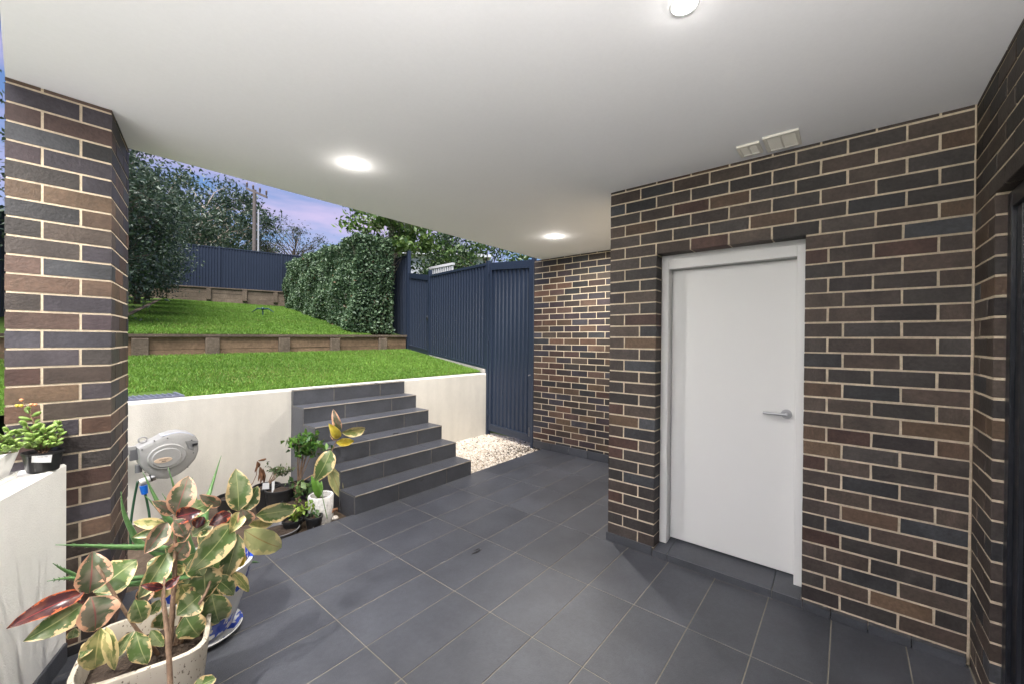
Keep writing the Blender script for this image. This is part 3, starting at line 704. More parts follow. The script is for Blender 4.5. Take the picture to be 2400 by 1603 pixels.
ed = thing('timber_edging', 'flat timber edging along the left side of the upper lawn', 'edging', (1.2, 10.9, 2))
for i in range(5):
    y0, y1 = 8.5+2.4*i, 8.5+2.4*(i+1)-.01
    bar(MB(), Vector((xleft(y0)-.02, y0, 0)), Vector((xleft(y1)-.02, y1, 0)), zl2(0, y0)-.03, zl2(0, y1)-.03, .075, .10).obj('sleeper', TIMBER, ed)

# ------------------------------------------------------------------ hedges
def hedge():
    t = thing('hedge', 'clipped glossy green hedge along the right side of the upper lawn', 'hedge', (F2.x-.5, F2.y+.4, 1.6))
    L_ = 12.3; n = 52000
    s = L_*rng.uniform(0, 1, n)**1.45
    kind = rng.uniform(0, 1, n)
    hh = 2.18-.015*s+.05*np.sin(s*2.1)+.04*np.sin(s*5.3+1)
    ht = rng.uniform(0, 1, n); off = np.zeros(n); z = ht*hh
    front = kind < .70; topm = ~front & (kind < .92); end = kind >= .92
    bulge = .06*np.sin(s*3.1+z*2)+.05*np.sin(z*5+s*1.3)
    off[front] = (1.22+bulge-.10*ht**3)[front]-np.abs(rng.normal(0, .10, front.sum()))
    off[topm] = rng.uniform(.25, 1.2, topm.sum()); z[topm] = hh[topm]-np.abs(rng.normal(0, .09, topm.sum()))+.03
    off[end] = rng.uniform(.3, 1.15, end.sum()); s[end] = np.abs(rng.normal(0, .10, end.sum()))
    s = s+rng.normal(0, .02, n)
    bx = F2.x+.15*BD.x+BD.x*s+NL.x*off; by = F2.y+.15*BD.y+BD.y*s+NL.y*off
    gz_ = 1.615+.113*(by-8.3)+.006*(bx-3); sg = rng.normal(0, .02, n)
    P = np.stack([bx, by, gz_+.06+z+sg], 1)
    sz = .072*(1+.03*s)
    leafcloud('foliage', P, sz, LEAFG, t, (.034, .074, .034), (.20, .29, .15), .62, 0, .15, dry=.012)
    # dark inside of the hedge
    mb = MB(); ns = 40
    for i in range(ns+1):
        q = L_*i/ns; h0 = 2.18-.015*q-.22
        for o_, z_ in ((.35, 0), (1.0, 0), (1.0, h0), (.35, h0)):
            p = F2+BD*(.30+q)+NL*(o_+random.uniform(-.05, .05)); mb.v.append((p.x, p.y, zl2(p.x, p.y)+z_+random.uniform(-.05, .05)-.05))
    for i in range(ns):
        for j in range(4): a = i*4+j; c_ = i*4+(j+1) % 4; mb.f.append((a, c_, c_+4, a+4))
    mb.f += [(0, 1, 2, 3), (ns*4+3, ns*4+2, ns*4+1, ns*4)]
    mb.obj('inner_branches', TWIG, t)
    tw = MB()
    for i in range(160):
        q = abs(random.gauss(0, .9)); p = F2+BD*(.2+q)+NL*random.uniform(.25, 1.15); z0 = zl2(p.x, p.y)+random.uniform(.1, 2.2)
        dv = Vector((random.gauss(0, .18), random.gauss(-.12, .15), random.uniform(.05, .35)))
        tw.tube([(p.x, p.y, z0), (p.x+dv.x*.5, p.y+dv.y*.5, z0+dv.z*.6), (p.x+dv.x, p.y+dv.y, z0+dv.z)], [.006, .004, .002], 4, cap=False)
    tw.obj('twigs', BARKP, t)
hedge()
# taller bush growing out of the near end of the hedge
q_ = F2+BD*.85+NL*.12
tree('shrub', 'taller loose shrub rising above the near end of the right hedge', 'shrub', (q_.x, q_.y, 1.7), 3.4, 1.05, 38, 2600, .135, (.04, .09, .02), (.20, .30, .07), BARKP, sig=.15, trunk_r=.04, asp=.6, crown_lo=.5, extra=4, seed=3)
# screening trees at the left
GL1, GL2 = (.022, .044, .027), (.100, .142, .085)
for i, (yy, ox, h_, r_c, nl) in enumerate(((10.2, -.55, 4.6, .95, 9000), (12.4, -.35, 4.1, 1.0, 11000), (14.6, -.40, 4.3, 1.0, 10000), (16.9, -.35, 3.9, 1.0, 9000), (19.4, -.3, 3.6, 1.0, 8000))):
    xx = xleft(yy)+ox
    tree('screening_tree', ['leaning dense tree nearest the pillar on the left', 'second dense screening tree left of the upper lawn', 'third dense screening tree left of the upper lawn', 'fourth dense screening tree left of the upper lawn', 'farthest dense screening tree touching the blue fence'][i], 'tree', (xx, yy, zl2(xx, yy)-.05), h_, r_c, 95, nl, .085, GL1, GL2, BARK, 'dense trees along the left boundary', .26, .085, .5, 0, .04, ((.35 if i == 0 else .1), 0), seed=20+i, extra=2)
# gum trees beyond the back fence
for i, (px_, dist, htop, r_c, nl, ncl) in enumerate(((385, 27, 400, 2.5, 3600, 26), (468, 31, 392, 3.0, 4300, 27), (535, 34, 432, 2.7, 3600, 24), (575, 38, 540, 2.2, 2200, 20))):
    a = at((px_, 790), 2, 0)
    dr_ = RIGHT*(px_-1200)+FWD*F_PX; dr_.z = 0; dr_.normalize(); P_ = CAM+dr_*dist; dep = P_.x*cy+P_.y*sy
    zt = 1.574+(791-htop)*dep/F_PX; zb_ = 3.6
    tree('gum_tree', ['tall gum tree behind the left screening trees', 'tall gum tree with pale limbs left of the power pole', 'broad gum tree just left of the power pole', 'low far gum tree beside the base of the power pole'][i], 'tree', (P_.x, P_.y, zb_), zt-zb_, r_c, ncl, nl, .25, (.026, .056, .036), (.105, .145, .085), BARKP, 'gum trees beyond the back fence', .46, .24, .40, .4, .30, seed=40+i, extra=3)
def wtree(name, label, px_, dist, htop, r_c, ncl, nl, c1, c2, seed, ls=.16, crown_lo=.3, asp=.5, sig=.4, zb_=3.0, tr_=.14, flat=1, extra=2, group=None):
    dr_ = RIGHT*(px_-1200)+FWD*F_PX; dr_.z = 0; dr_.normalize(); P_ = CAM+dr_*dist; dep = P_.x*cy+P_.y*sy
    zt = 1.574+(793-htop)*dep/F_PX
    return tree(name, label, 'tree', (P_.x, P_.y, zb_), zt-zb_, r_c, ncl, nl, ls, c1, c2, BARK, group, sig, tr_, asp, .2, crown_lo, flat=flat, seed=seed, extra=extra)
wtree('bare_tree', 'thin open tree with sparse crown right of the power pole', 690, 36, 512, 2.9, 46, 2600, (.03, .045, .035), (.08, .10, .07), 61, .15, .45, .4, .33, 3.6, .17, 1, 6)
wtree('low_tree', 'dark low tree behind the far corner of the blue fence', 625, 31, 560, 1.7, 30, 3000, (.02, .035, .02), (.07, .09, .05), 62, .15, .1)
wtree('garden_tree', 'dark upright tree behind the small gate', 1042, 15, 500, 1.0, 60, 7500, (.014, .035, .012), (.06, .11, .03), 63, .12, .12, .55, .26, 1.5, .1, 1, 1, 'neighbour trees beyond the side fence')
wtree('garden_tree', 'light green tree showing above the tall gate', 1150, 12, 520, 1.5, 60, 8000, (.03, .07, .02), (.12, .19, .05), 64, .11, .15, .55, .28, .8, .1, 1, 1, 'neighbour trees beyond the side fence')
wtree('garden_tree', 'pale thin tree between the two neighbour trees', 1090, 22, 545, 1.2, 26, 2200, (.06, .09, .05), (.16, .2, .1), 65, .13, .3, .45, .35, 1.5, .1, 1, 2, 'neighbour trees beyond the side fence')

# ------------------------------------------------------------------ power pole
dr_ = RIGHT*(595-1200)+FWD*F_PX; dr_.z = 0; dr_.normalize(); PP = CAM+dr_*29; PP.z = 0; dep = PP.x*cy+PP.y*sy; ztop = 1.574+(792-447)*dep/F_PX
POLE = mat('pole_timber', (.16, .135, .125), .85, .2, noise=((2, .2), (20, .25)))
pp = thing('power_pole', 'timber power pole with a tilted crossarm behind the blue fence', 'power pole', (PP.x, PP.y, 3.6))
MB().tube([(PP.x, PP.y, 3.5), (PP.x, PP.y, ztop)], [.125, .095], 12).obj('pole', POLE, pp, smooth=True, auto=40)
ax = RIGHT.copy(); ax.z = 0; ax.normalize(); a0 = PP-ax*.5+Vector((0, 0, ztop+.02)); a1 = PP+ax*.75+Vector((0, 0, ztop-.50))
ca = MB(); bar(ca, Vector((a0.x, a0.y, 0)), Vector((a1.x, a1.y, 0)), a0.z, a1.z, .13, .12); ca.obj('crossarm', POLE, pp)
for u in (.03, .33, .66, .97):
    p = a0.lerp(a1, u)+Vector((0, 0, .13)); MB().lathe([(.012, 0), (.03, .03), (.055, .12), (.05, .2), (.065, .24), (.03, .33), (.001, .34)], p, 10).obj('insulator', mat('insulator', (.10, .07, .06), .3), pp, smooth=True)
e_ = PP+ax*.24; MB().tube([(e_.x, e_.y, 3.5), (e_.x, e_.y, ztop-1.2)], .045, 8).obj('conduit', mat('pale_conduit', (.45, .45, .47), .6), pp, smooth=True, auto=40)

# ------------------------------------------------------------------ neighbour houses
HW = mat('pale_cladding', (.62, .63, .64), .7, .3, noise=(3, .04)); ROOF = mat('roof_sheet', (.055, .06, .075), .6, .3, noise=(2, .1))
def house(label, C, w, dp, zb_, zw, zr, rot, wallm):
    h = thing('house', label, 'house', C); M_ = Matrix.Translation(C) @ Matrix.Rotation(rot, 4, 'Z'); z0 = C[2]
    MB().box(-w/2, w/2, -dp/2, dp/2, zb_-z0, zw-z0, 0, M_).obj('wall', wallm, h)
    e = .35; v = [(-w/2-e, -dp/2-e, zw-z0-.08), (w/2+e, -dp/2-e, zw-z0-.08), (w/2+e, dp/2+e, zw-z0-.08), (-w/2-e, dp/2+e, zw-z0-.08), (-w/2+dp/2, 0, zr-z0), (w/2-dp/2, 0, zr-z0)]
    if w <= dp: v[4] = (0, -.2, zr-z0); v[5] = (0, .2, zr-z0)
    MB().add([M_ @ Vector(a) for a in v], [(0, 1, 5, 4), (1, 2, 5), (2, 3, 4, 5), (3, 0, 4), (3, 2, 1, 0)]).obj('roof', ROOF, h)
    gm = MB(); c4 = [Vector(a) for a in v[:4]]
    for i in range(4):
        a_, b__ = c4[i], c4[(i+1) % 4]; bar(gm, Vector((a_.x, a_.y, 0)), Vector((b__.x, b__.y, 0)), a_.z-.1, b__.z-.1, .13, .09)
    gm.v = [tuple(M_ @ Vector(a)) for a in gm.v]; gm.obj('gutter', wallm, h)
    for sx_ in (-w*.25, w*.2):
        fr = MB().box(sx_-.6, sx_+.6, -dp/2-.04, -dp/2+.02, zw-z0-1.5, zw-z0-.5, 0, M_).obj('window', PAINT_W, h)
        MB().box(sx_-.53, sx_+.53, -dp/2-.045, -dp/2-.039, zw-z0-1.44, zw-z0-.56, 0, M_).obj('pane', GLASS, fr)
    return h
dr_ = RIGHT*(990-1200)+FWD*F_PX; dr_.z = 0; dr_.normalize(); P_ = CAM+dr_*23
house('neighbour house with pale wall and dark roof behind the side fence', (P_.x, P_.y, 1.5), 6.2, 4.6, 1.0, 5.9, 6.9, math.radians(-40), HW)
# white balustrade above the side fence
dr0 = RIGHT*(1006-1200)+FWD*F_PX; dr1 = RIGHT*(1062-1200)+FWD*F_PX
for q in (dr0, dr1): q.z = 0; q.normalize()
b0_, b1_ = CAM+dr0*10.9, CAM+dr1*10.2; b0_.z = b1_.z = 0
bl = thing('balustrade', 'white slatted balustrade showing just above the side fence', 'balustrade', (b0_.x, b0_.y, 2.4))
zt_ = 1.574+(796-634)*(b0_.x*cy+b0_.y*sy)/F_PX
bar(MB(), b0_, b1_, zt_, zt_+.02, .06, .07).obj('top_rail', PAINT_W, bl); bar(MB(), b0_, b1_, zt_-.85, zt_-.83, .06, .05).obj('bottom_rail', PAINT_W, bl)
nb = 11
for i in range(nb):
    p = b0_.lerp(b1_, (i+.5)/nb); MB().box(p.x-.018, p.x+.018, p.y-.018, p.y+.018, zt_-.80, zt_+.005).obj('baluster', PAINT_W, bl)
# ------------------------------------------------------------------ lawn things
sp_ = at((616, 737), 2, 2.55); sp_ = Vector((4.45, 0, 0)); 
dr_ = RIGHT*(616-1200)-UPV*(737-801.5)+FWD*F_PX
for k_ in range(400):
    P_ = CAM+dr_*(.008+k_*.0001)
    if P_.z < zl2(P_.x, P_.y)+.05 and P_.y > 9: break
sg = thing('lawn_sprinkler', 'small dark winged sprinkler standing on the upper lawn', 'sprinkler', tuple(P_))
DT = mat('dark_teal_plastic', (.02, .05, .07), .35)
MB().tube([P_+Vector((0, 0, -.05)), P_+Vector((0, 0, .14))], .018, 8).obj('stem', DT, sg)
for s_ in (-1, 1): MB().tube([P_+Vector((0, 0, .15)), P_+ax*s_*.16+Vector((0, 0, .17)), P_+ax*s_*.34+Vector((0, 0, .06))], [.02, .022, .008], 6).obj('wing', DT, sg)
MB().lathe([(.001, 0), (.05, .005), (.045, .06), (.001, .08)], P_+Vector((0, 0, .13)), 12).obj('head', DT, sg, smooth=True)
# drain grate beside the retaining wall
gr = thing('drain_grate', 'grey plastic drain grate at the lawn edge behind the retaining wall', 'drain grate', (.62, 5.1, 1.0))
GP = mat('grey_blue_plastic', (.13, .14, .19), .5)
gx0, gx1, gy0, gy1 = .33, .98, 4.905, 5.35
MB().box(gx0, gx1, gy0, gy1, .93, .975).obj('pit', PLASTIC_B, gr)
fr = MB(); [fr.box(*b) for b in ((gx0, gx1, gy0, gy0+.025, .96, 1.022), (gx0, gx1, gy1-.025, gy1, .96, 1.022), (gx0, gx0+.025, gy0+.025, gy1-.025, .96, 1.022), (gx1-.025, gx1, gy0+.025, gy1-.025, .96, 1.022))]; fr.obj('frame', GP, gr)
for i in range(1, 14):
    x_ = gx0+.025+(gx1-gx0-.05)*i/14; MB().box(x_-.005, x_+.005, gy0+.025, gy1-.025, .985, 1.019).obj('bar', GP, gr)
for i in range(1, 9):
    y_ = gy0+.025+(gy1-gy0-.05)*i/9; MB().box(gx0+.026, gx1-.026, y_-.005, y_+.005, .983, 1.017).obj('cross_bar', GP, gr)
# ------------------------------------------------------------------ gravel and bed
bed = MB().box(.30, SX0-.001, 3.402, YWALL, -.14, -.05).obj('soil_bed', DIRT); tag(bed, kind='structure')
gb = MB().box(SX1, 5.2, 3.402, YWALL, -.14, -.045).obj('gravel_bed', mat('gravel_base', (.42, .36, .29), .95, .2, noise=((40, .35), (120, .3)))); tag(gb, kind='structure')
ns = 9000
px_ = rng.uniform(SX1+.01, 5.12, ns); py_ = rng.uniform(3.41, YWALL-.01, ns); ok = px_ < 4.86+.22*(py_-3.4)+.12
px_, py_ = px_[ok], py_[ok]; ns = len(px_)
oct_ = np.array([(1, 0, 0), (0, 1, 0), (-1, 0, 0), (0, -1, 0), (.6, .6, .45), (-.6, .6, .5), (-.6, -.6, .45), (.6, -.6, .5), (0, 0, .75)])
of = np.array([(0, 4, 3), (0, 1, 4), (1, 5, 4), (1, 2, 5), (2, 6, 5), (2, 3, 6), (3, 7, 6), (3, 0, 7), (0, 4, 7), (4, 5, 8), (5, 6, 8), (6, 7, 8), (7, 4, 8)])
r_s = .013*rng.uniform(.6, 1.6, ns); th_ = rng.uniform(0, 6.28, ns); st_ = rng.uniform(.55, 1, ns)
V = oct_[None]*r_s[:, None, None]*np.array((1, 1, .8)); V = V+rng.normal(0, .0014, V.shape); V[:, :, 1] *= st_[:, None]
c_, s_ = np.cos(th_)[:, None], np.sin(th_)[:, None]; tilt = rng.normal(0, .35, ns)[:, None]
X, Y, Z = V[:, :, 0]*c_-V[:, :, 1]*s_, V[:, :, 0]*s_+V[:, :, 1]*c_, V[:, :, 2]
Z = Z+X*tilt
V = np.stack([X+px_[:, None], Y+py_[:, None], Z-.043+rng.uniform(0, .012, ns)[:, None]], 2).reshape(-1, 3)
Fc = (of[None]+(np.arange(ns)*9)[:, None, None]).ravel()
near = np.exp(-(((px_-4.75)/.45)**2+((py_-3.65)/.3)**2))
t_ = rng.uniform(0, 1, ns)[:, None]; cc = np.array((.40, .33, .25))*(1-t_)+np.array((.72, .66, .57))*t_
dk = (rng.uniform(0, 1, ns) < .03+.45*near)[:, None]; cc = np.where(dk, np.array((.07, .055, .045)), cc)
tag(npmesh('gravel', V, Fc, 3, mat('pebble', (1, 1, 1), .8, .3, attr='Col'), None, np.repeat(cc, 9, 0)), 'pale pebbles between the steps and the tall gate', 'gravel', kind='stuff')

# ------------------------------------------------------------------ rubber-plant leaves
def leafmat(name, g1, g2, margin, thr, rib, rough=.36):
    M = bpy.data.materials.new(name); M.use_nodes = True; t = M.node_tree; n = t.nodes; l = t.links; b = n['Principled BSDF']; out = n['Material Output']
    uv = n.new('ShaderNodeUVMap'); sx = n.new('ShaderNodeSeparateXYZ'); l.new(uv.outputs[0], sx.inputs[0])
    def math_(op, a, bb, cl=False):
        q = n.new('ShaderNodeMath'); q.operation = op; q.use_clamp = cl
        for i, v in enumerate((a, bb)):
            if hasattr(v, 'is_linked'): l.new(v, q.inputs[i])
            else: q.inputs[i].default_value = v
        return q.outputs[0]
    dd = math_('ABSOLUTE', math_('SUBTRACT', sx.outputs[0], .5), 0); dd = math_('MULTIPLY', dd, 2)
    oi = n.new('ShaderNodeObjectInfo'); tc_ = n.new('ShaderNodeTexCoord')
    mpn = n.new('ShaderNodeMapping'); mpn.inputs['Scale'].default_value = (1.7, 3.2, 1); l.new(uv.outputs[0], mpn.inputs[0])
    cmb = n.new('ShaderNodeCombineXYZ'); l.new(math_('MULTIPLY', oi.outputs['Random'], 60), cmb.inputs[2]); l.new(cmb.outputs[0], mpn.inputs['Location'])
    nz = n.new('ShaderNodeTexNoise'); nz.inputs['Scale'].default_value = 1.5; nz.inputs['Detail'].default_value = 6; nz.inputs['Roughness'].default_value = .62; l.new(mpn.outputs[0], nz.inputs['Vector'])
    nz2 = n.new('ShaderNodeTexNoise'); nz2.inputs['Scale'].default_value = 1.0; nz2.inputs['Detail'].default_value = 3; l.new(mpn.outputs[0], nz2.inputs['Vector'])
    e = math_('ADD', dd, math_('MULTIPLY', math_('SUBTRACT', nz.outputs[0], .5), 2.1))
    mr = n.new('ShaderNodeMapRange'); mr.inputs['From Min'].default_value = thr; mr.inputs['From Max'].default_value = thr+.06; l.new(e, mr.inputs[0])
    def mixc(f, a, bb):
        q = n.new('ShaderNodeMix'); q.data_type = 'RGBA'
        if hasattr(f, 'is_linked'): l.new(f, q.inputs['Factor'])
        for k, v in (('A', a), ('B', bb)):
            if hasattr(v, 'is_linked'): l.new(v, q.inputs[k])
            else: q.inputs[k].default_value = (*v, 1)
        return q.outputs['Result']
    m2 = n.new('ShaderNodeMapRange'); m2.inputs['From Min'].default_value = .45; m2.inputs['From Max'].default_value = .55; l.new(nz2.outputs[0], m2.inputs[0])
    inner = mixc(m2.outputs[0], g1, g2); c_ = mixc(mr.outputs[0], inner, margin)
    rb = n.new('ShaderNodeMapRange'); rb.inputs['From Min'].default_value = .05; rb.inputs['From Max'].default_value = .025; l.new(dd, rb.inputs[0])
    c_ = mixc(rb.outputs[0], c_, rib)
    l.new(c_, b.inputs['Base Color']); b.inputs['Roughness'].default_value = rough; b.inputs['Specular IOR Level'].default_value = .45
    tr = n.new('ShaderNodeBsdfTranslucent'); l.new(c_, tr.inputs[0]); ms = n.new('ShaderNodeMixShader'); ms.inputs[0].default_value = .12
    l.new(b.outputs[0], ms.inputs[1]); l.new(tr.outputs[0], ms.inputs[2]); l.new(ms.outputs[0], out.inputs[0]); return M
LM = {'g': leafmat('variegated_leaf', (.090, .145, .042), (.20, .235, .115), (.68, .51, .26), .76, (.34, .36, .16)),
      'p': leafmat('young_pink_leaf', (.085, .105, .055), (.17, .155, .11), (.64, .36, .23), .64, (.26, .09, .08)),
      'r': leafmat('dark_red_leaf', (.050, .018, .020), (.090, .030, .024), (.40, .10, .04), .80, (.22, .03, .03), .26),
      'y': leafmat('yellowing_leaf', (.17, .20, .06), (.36, .33, .13), (.60, .48, .22), .62, (.45, .38, .15)),
      'Y': leafmat('bright_yellow_leaf', (.45, .33, .03), (.55, .45, .05), (.66, .50, .10), .7, (.4, .35, .08)),
      'u': leafmat('pale_leaf_underside', (.30, .32, .13), (.36, .36, .16), (.55, .48, .22), .72, (.30, .20, .07))}
def ficus_leaf(par, P0, P1, wd, kind, tilt=0., bend=.08, fold=.12, curl=0.):
    P0, P1 = Vector(P0), Vector(P1); dv = P1-P0; L_ = dv.length; dv.normalize()
    nn = (CAM-(P0+P1)/2).normalized(); nn = (nn-dv*nn.dot(dv)).normalized(); nn = Matrix.Rotation(tilt, 3, dv) @ nn; sv = dv.cross(nn).normalized()
    NT, NU = 9, 5; V = []; UV = []; Fc = []
    for i in range(NT+1):
        t = i/NT; w_ = (math.sin(math.pi*min(1, t**.85))**.72)*(1-.12*t) if 0 < t < 1 else (.05 if t == 0 else .0)
        if t > .93: w_ *= .8
        c0 = P0+dv*L_*t+nn*L_*(bend*4*t*(1-t)-curl*t*t)
        for j in range(NU):
            u = j/(NU-1)*2-1; wav = .05*math.sin(t*15+u*2+wd*997)*abs(u)
            V.append(c0+sv*u*w_*wd/2*math.cos(fold*abs(u)*2)+nn*(abs(u)**1.3*fold*w_*wd*.8+wav*wd)); UV.append((u*.5+.5, t))
    for i in range(NT):
        for j in range(NU-1):
            a = i*NU+j; Fc.append((a, a+1, a+NU+1, a+NU))
    base = WL[par]; me = bpy.data.meshes.new('leaf'); me.from_pydata([v-base for v in V], [], Fc); me.materials.append(LM[kind]); me.shade_smooth()
    ul = me.uv_layers.new(name='UVMap')
    for lp in me.loops: ul.data[lp.index].uv = UV[lp.vertex_index]
    o = bpy.data.objects.new('leaf', me); link(o, par); return o
def leaves(par, zf, sc, lst, yb):
    for L in lst:
        b, t, wpx, k = L[:4]; y0 = yb+(L[4] if len(L) > 4 else 0); dy = L[5] if len(L) > 5 else random.uniform(-.05, .05)
        P0, P1 = at(zf(b), 1, y0), at(zf(t), 1, y0+dy); dep = ((P0+P1)/2-CAM).dot(FWD)
        ficus_leaf(par, P0, P1, wpx/sc/F_PX*dep*1.2, k, random.uniform(-.35, .35), random.uniform(.02, .15), random.uniform(.05, .34), random.uniform(-.04, .14))
def stempath(par, zf, pts, ys, r0, r1, m_=STEM, name='stem'):
    P = [at(zf(p), 1, y) for p, y in zip(pts, ys)]; n = len(P)
    # subdivide for a smooth line
    Q = []
    for i in range(n-1):
        for k in range(4):
            t = k/4; p0, p1, p2, p3 = P[max(i-1, 0)], P[i], P[i+1], P[min(i+2, n-1)]
            Q.append(.5*((2*p1)+(p2-p0)*t+(2*p0-5*p1+4*p2-p3)*t*t+(3*p1-p0-3*p2+p3)*t**3))
    Q.append(P[-1]); k = len(Q)
    return MB().tube(Q, [r0+(r1-r0)*i/(k-1) for i in range(k)], 8).obj(name, m_, par, smooth=True)

# speckled pot material
def speckle(name, base, spot, scale, thr):
    M = bpy.data.materials.new(name); M.use_nodes = True; t = M.node_tree; n = t.nodes; l = t.links; b = n['Principled BSDF']
    tc_ = n.new('ShaderNodeTexCoord'); v = n.new('ShaderNodeTexNoise'); v.inputs['Scale'].default_value = scale; v.inputs['Detail'].default_value = 2
    mp_ = n.new('ShaderNodeMapping'); mp_.inputs['Scale'].default_value = (1, 1, .6); l.new(tc_.outputs['Object'], mp_.inputs[0]); l.new(mp_.outputs[0], v.inputs['Vector'])
    mr = n.new('ShaderNodeMapRange'); mr.inputs['From Min'].default_value = thr; mr.inputs['From Max'].default_value = thr+.03; l.new(v.outputs[0], mr.inputs[0])
    q = n.new('ShaderNodeMix'); q.data_type = 'RGBA'; l.new(mr.outputs[0], q.inputs['Factor']); q.inputs['A'].default_value = (*base, 1); q.inputs['B'].default_value = (*spot, 1)
    l.new(q.outputs['Result'], b.inputs['Base Color']); b.inputs['Roughness'].default_value = .6; return M
SPECK = speckle('speckled_stoneware', (.42, .375, .30), (.12, .09, .065), 95, .63)
BLUEW = speckle('blue_white_glaze', (.62, .62, .60), (.02, .06, .40), 17, .53); BLUEW.node_tree.nodes['Principled BSDF'].inputs['Roughness'].default_value = .15

# big potted rubber plant
PC = (.315, 2.135, 0)
fic = thing('potted_rubber_plant', 'large variegated rubber plant in a speckled cream pot, front left', 'potted plant', PC)
MB().lathe([(.001, .0), (.155, .0), (.163, .01), (.200, .362), (.200, .373), (.196, .376), (.185, .376), (.181, .366), (.172, .29), (.001, .29)], PC, 48, 5, math.radians(-16)).obj('pot', SPECK, fic, smooth=True, auto=40)
MB().lathe([(.173, .295), (.1, .312), (.001, .302)], PC, 24, 5, math.radians(-16)).obj('soil', SOIL, fic, smooth=True)
Yc = 2.16
leaves(fic, z7, 2.4015, [
    ((385, 612), (462, 392), 125, 'p', 0, .04), ((392, 625), (535, 590), 95, 'r', -.03, -.06), ((378, 605), (268, 538), 62, 'p', .02), ((398, 632), (602, 545), 85, 'g', .05, .04), ((342, 655), (215, 832), 105, 'p', -.04),
    ((332, 665), (143, 655), 55, 'y', .0), ((338, 684), (143, 742), 55, 'g', .03), ((742, 592), (732, 353), 128, 'g', 0, .03), ((770, 592), (852, 450), 85, 'g', .04), ((760, 585), (800, 676), 92, 'p', -.06),
    ((838, 615), (1062, 578), 98, 'g', .02, .05), ((790, 662), (942, 664), 56, 'y', .05), ((700, 605), (575, 672), 66, 'r', .05), ((702, 662), (468, 938), 152, 'g', -.05, -.05), ((738, 720), (663, 985), 108, 'g', -.01),
    ((775, 700), (985, 800), 128, 'u', .0, .0), ((735, 780), (752, 915), 92, 'Y', .03), ((456, 760), (365, 880), 98, 'p', -.04), ((545, 900), (556, 1098), 140, 'g', -.05), ((590, 955), (716, 1066), 84, 'g', .02), ((705, 935), (800, 1048), 52, 'y', .03),
    ((345, 826), (178, 1088), 125, 'g', -.05), ((372, 848), (262, 965), 74, 'g', 0), ((530, 1062), (392, 1180), 132, 'g', -.06), ((592, 1058), (634, 1238), 146, 'g', -.05), ((440, 1176), (522, 1300), 120, 'g', -.09),
    ((160, 1090), (202, 1216), 98, 'g', -.10), ((165, 1268), (230, 1455), 108, 'g', -.16), ((152, 1268), (48, 1425), 64, 'g', -.14), ((250, 1262), (322, 1352), 66, 'g', -.12), ((480, 735), (600, 655), 90, 'g', .05), ((440, 900), (378, 935), 70, 'y', -.03),
    ((620, 830), (575, 960), 95, 'g', .04), ((415, 760), (470, 700), 60, 'p', .03), ((505, 690), (545, 620), 70, 'r', .06), ((640, 690), (690, 590), 80, 'g', .07), ((640, 560), (520, 500), 60, 'p', .08), ((300, 1090), (245, 1180), 60, 'g', -.02),
    ((520, 820), (470, 960), 100, 'g', .06), ((650, 850), (700, 960), 90, 'g', .08), ((420, 820), (330, 800), 80, 'g', .06), ((360, 720), (250, 760), 70, 'y', .07), ((470, 980), (400, 1060), 90, 'g', .05), ((560, 1000), (650, 1080), 90, 'y', .06), ((300, 900), (230, 880), 80, 'g', .08),
    ((330, 1150), (300, 1260), 80, 'g', .04), ((480, 1080), (470, 1200), 90, 'g', .02), ((700, 760), (620, 800), 90, 'g', .09), ((600, 720), (520, 800), 110, 'g', .05),
    ((350, 980), (280, 1080), 90, 'y', .02), ((610, 1010), (560, 1130), 95, 'g', -.02), ((660, 1000), (760, 960), 80, 'g', .05), ((250, 1010), (180, 1120), 90, 'p', .0), ((480, 860), (540, 960), 95, 'g', -.06), ((420, 1010), (470, 1110), 100, 'y', -.05), ((380, 640), (440, 740), 80, 'p', -.06), ((745, 600), (690, 720), 85, 'y', -.04)], Yc)
leaves(fic, z6, 2.23, [
    ((465, 1092), (486, 872), 160, 'p', 0, .03), ((492, 1090), (717, 910), 150, 'g', .03, .05), ((440, 1085), (26, 1284), 96, 'r', -.02, -.08), ((430, 1150), (122, 1345), 128, 'g', -.03, -.05), ((476, 1108), (500, 1292), 175, 'p', -.06, -.02),
    ((442, 1130), (348, 1168), 44, 'r', -.02), ((525, 1272), (492, 1502), 125, 'y', -.12), ((555, 1268), (602, 1506), 54, 'y', -.12), ((470, 1348), (418, 1428), 52, 'g', -.1), ((392, 1272), (376, 1332), 56, 'g', -.06), ((500, 1100), (700, 985), 105, 'g', .08, .08)], 2.10)
stempath(fic, z7, [(345, 1400), (370, 1150), (385, 880), (384, 615)], [2.10, 2.11, 2.14, Yc], .012, .006)
stempath(fic, z7, [(380, 1380), (440, 1150), (520, 930), (690, 700), (745, 592)], [2.12, 2.12, 2.13, 2.15, Yc], .011, .006)
stempath(fic, z7, [(290, 1400), (230, 1320), (150, 1230), (-55, 900)], [2.08, 2.06, 2.06, 2.10], .007, .005)
stempath(fic, z7, [(400, 1380), (470, 1200), (560, 1050), (590, 960)], [2.12, 2.08, 2.08, 2.13], .008, .005)
# bottle lying in the pot
b0, b1 = at(z7((30, 1412)), 1, 2.04), at(z7((140, 1345)), 1, 2.12)
bt = thing('plastic_tube', 'white and blue plastic tube lying in the speckled pot', 'tube', tuple(b0))
MB().tube([b0, b0.lerp(b1, .72)], .022, 14).obj('tube_body', GLAZE, bt, smooth=True, auto=40)
MB().tube([b0.lerp(b1, .721), b1], .0225, 14).obj('cap', mat('blue_cap', (.03, .14, .22), .4), bt, smooth=True, auto=40)
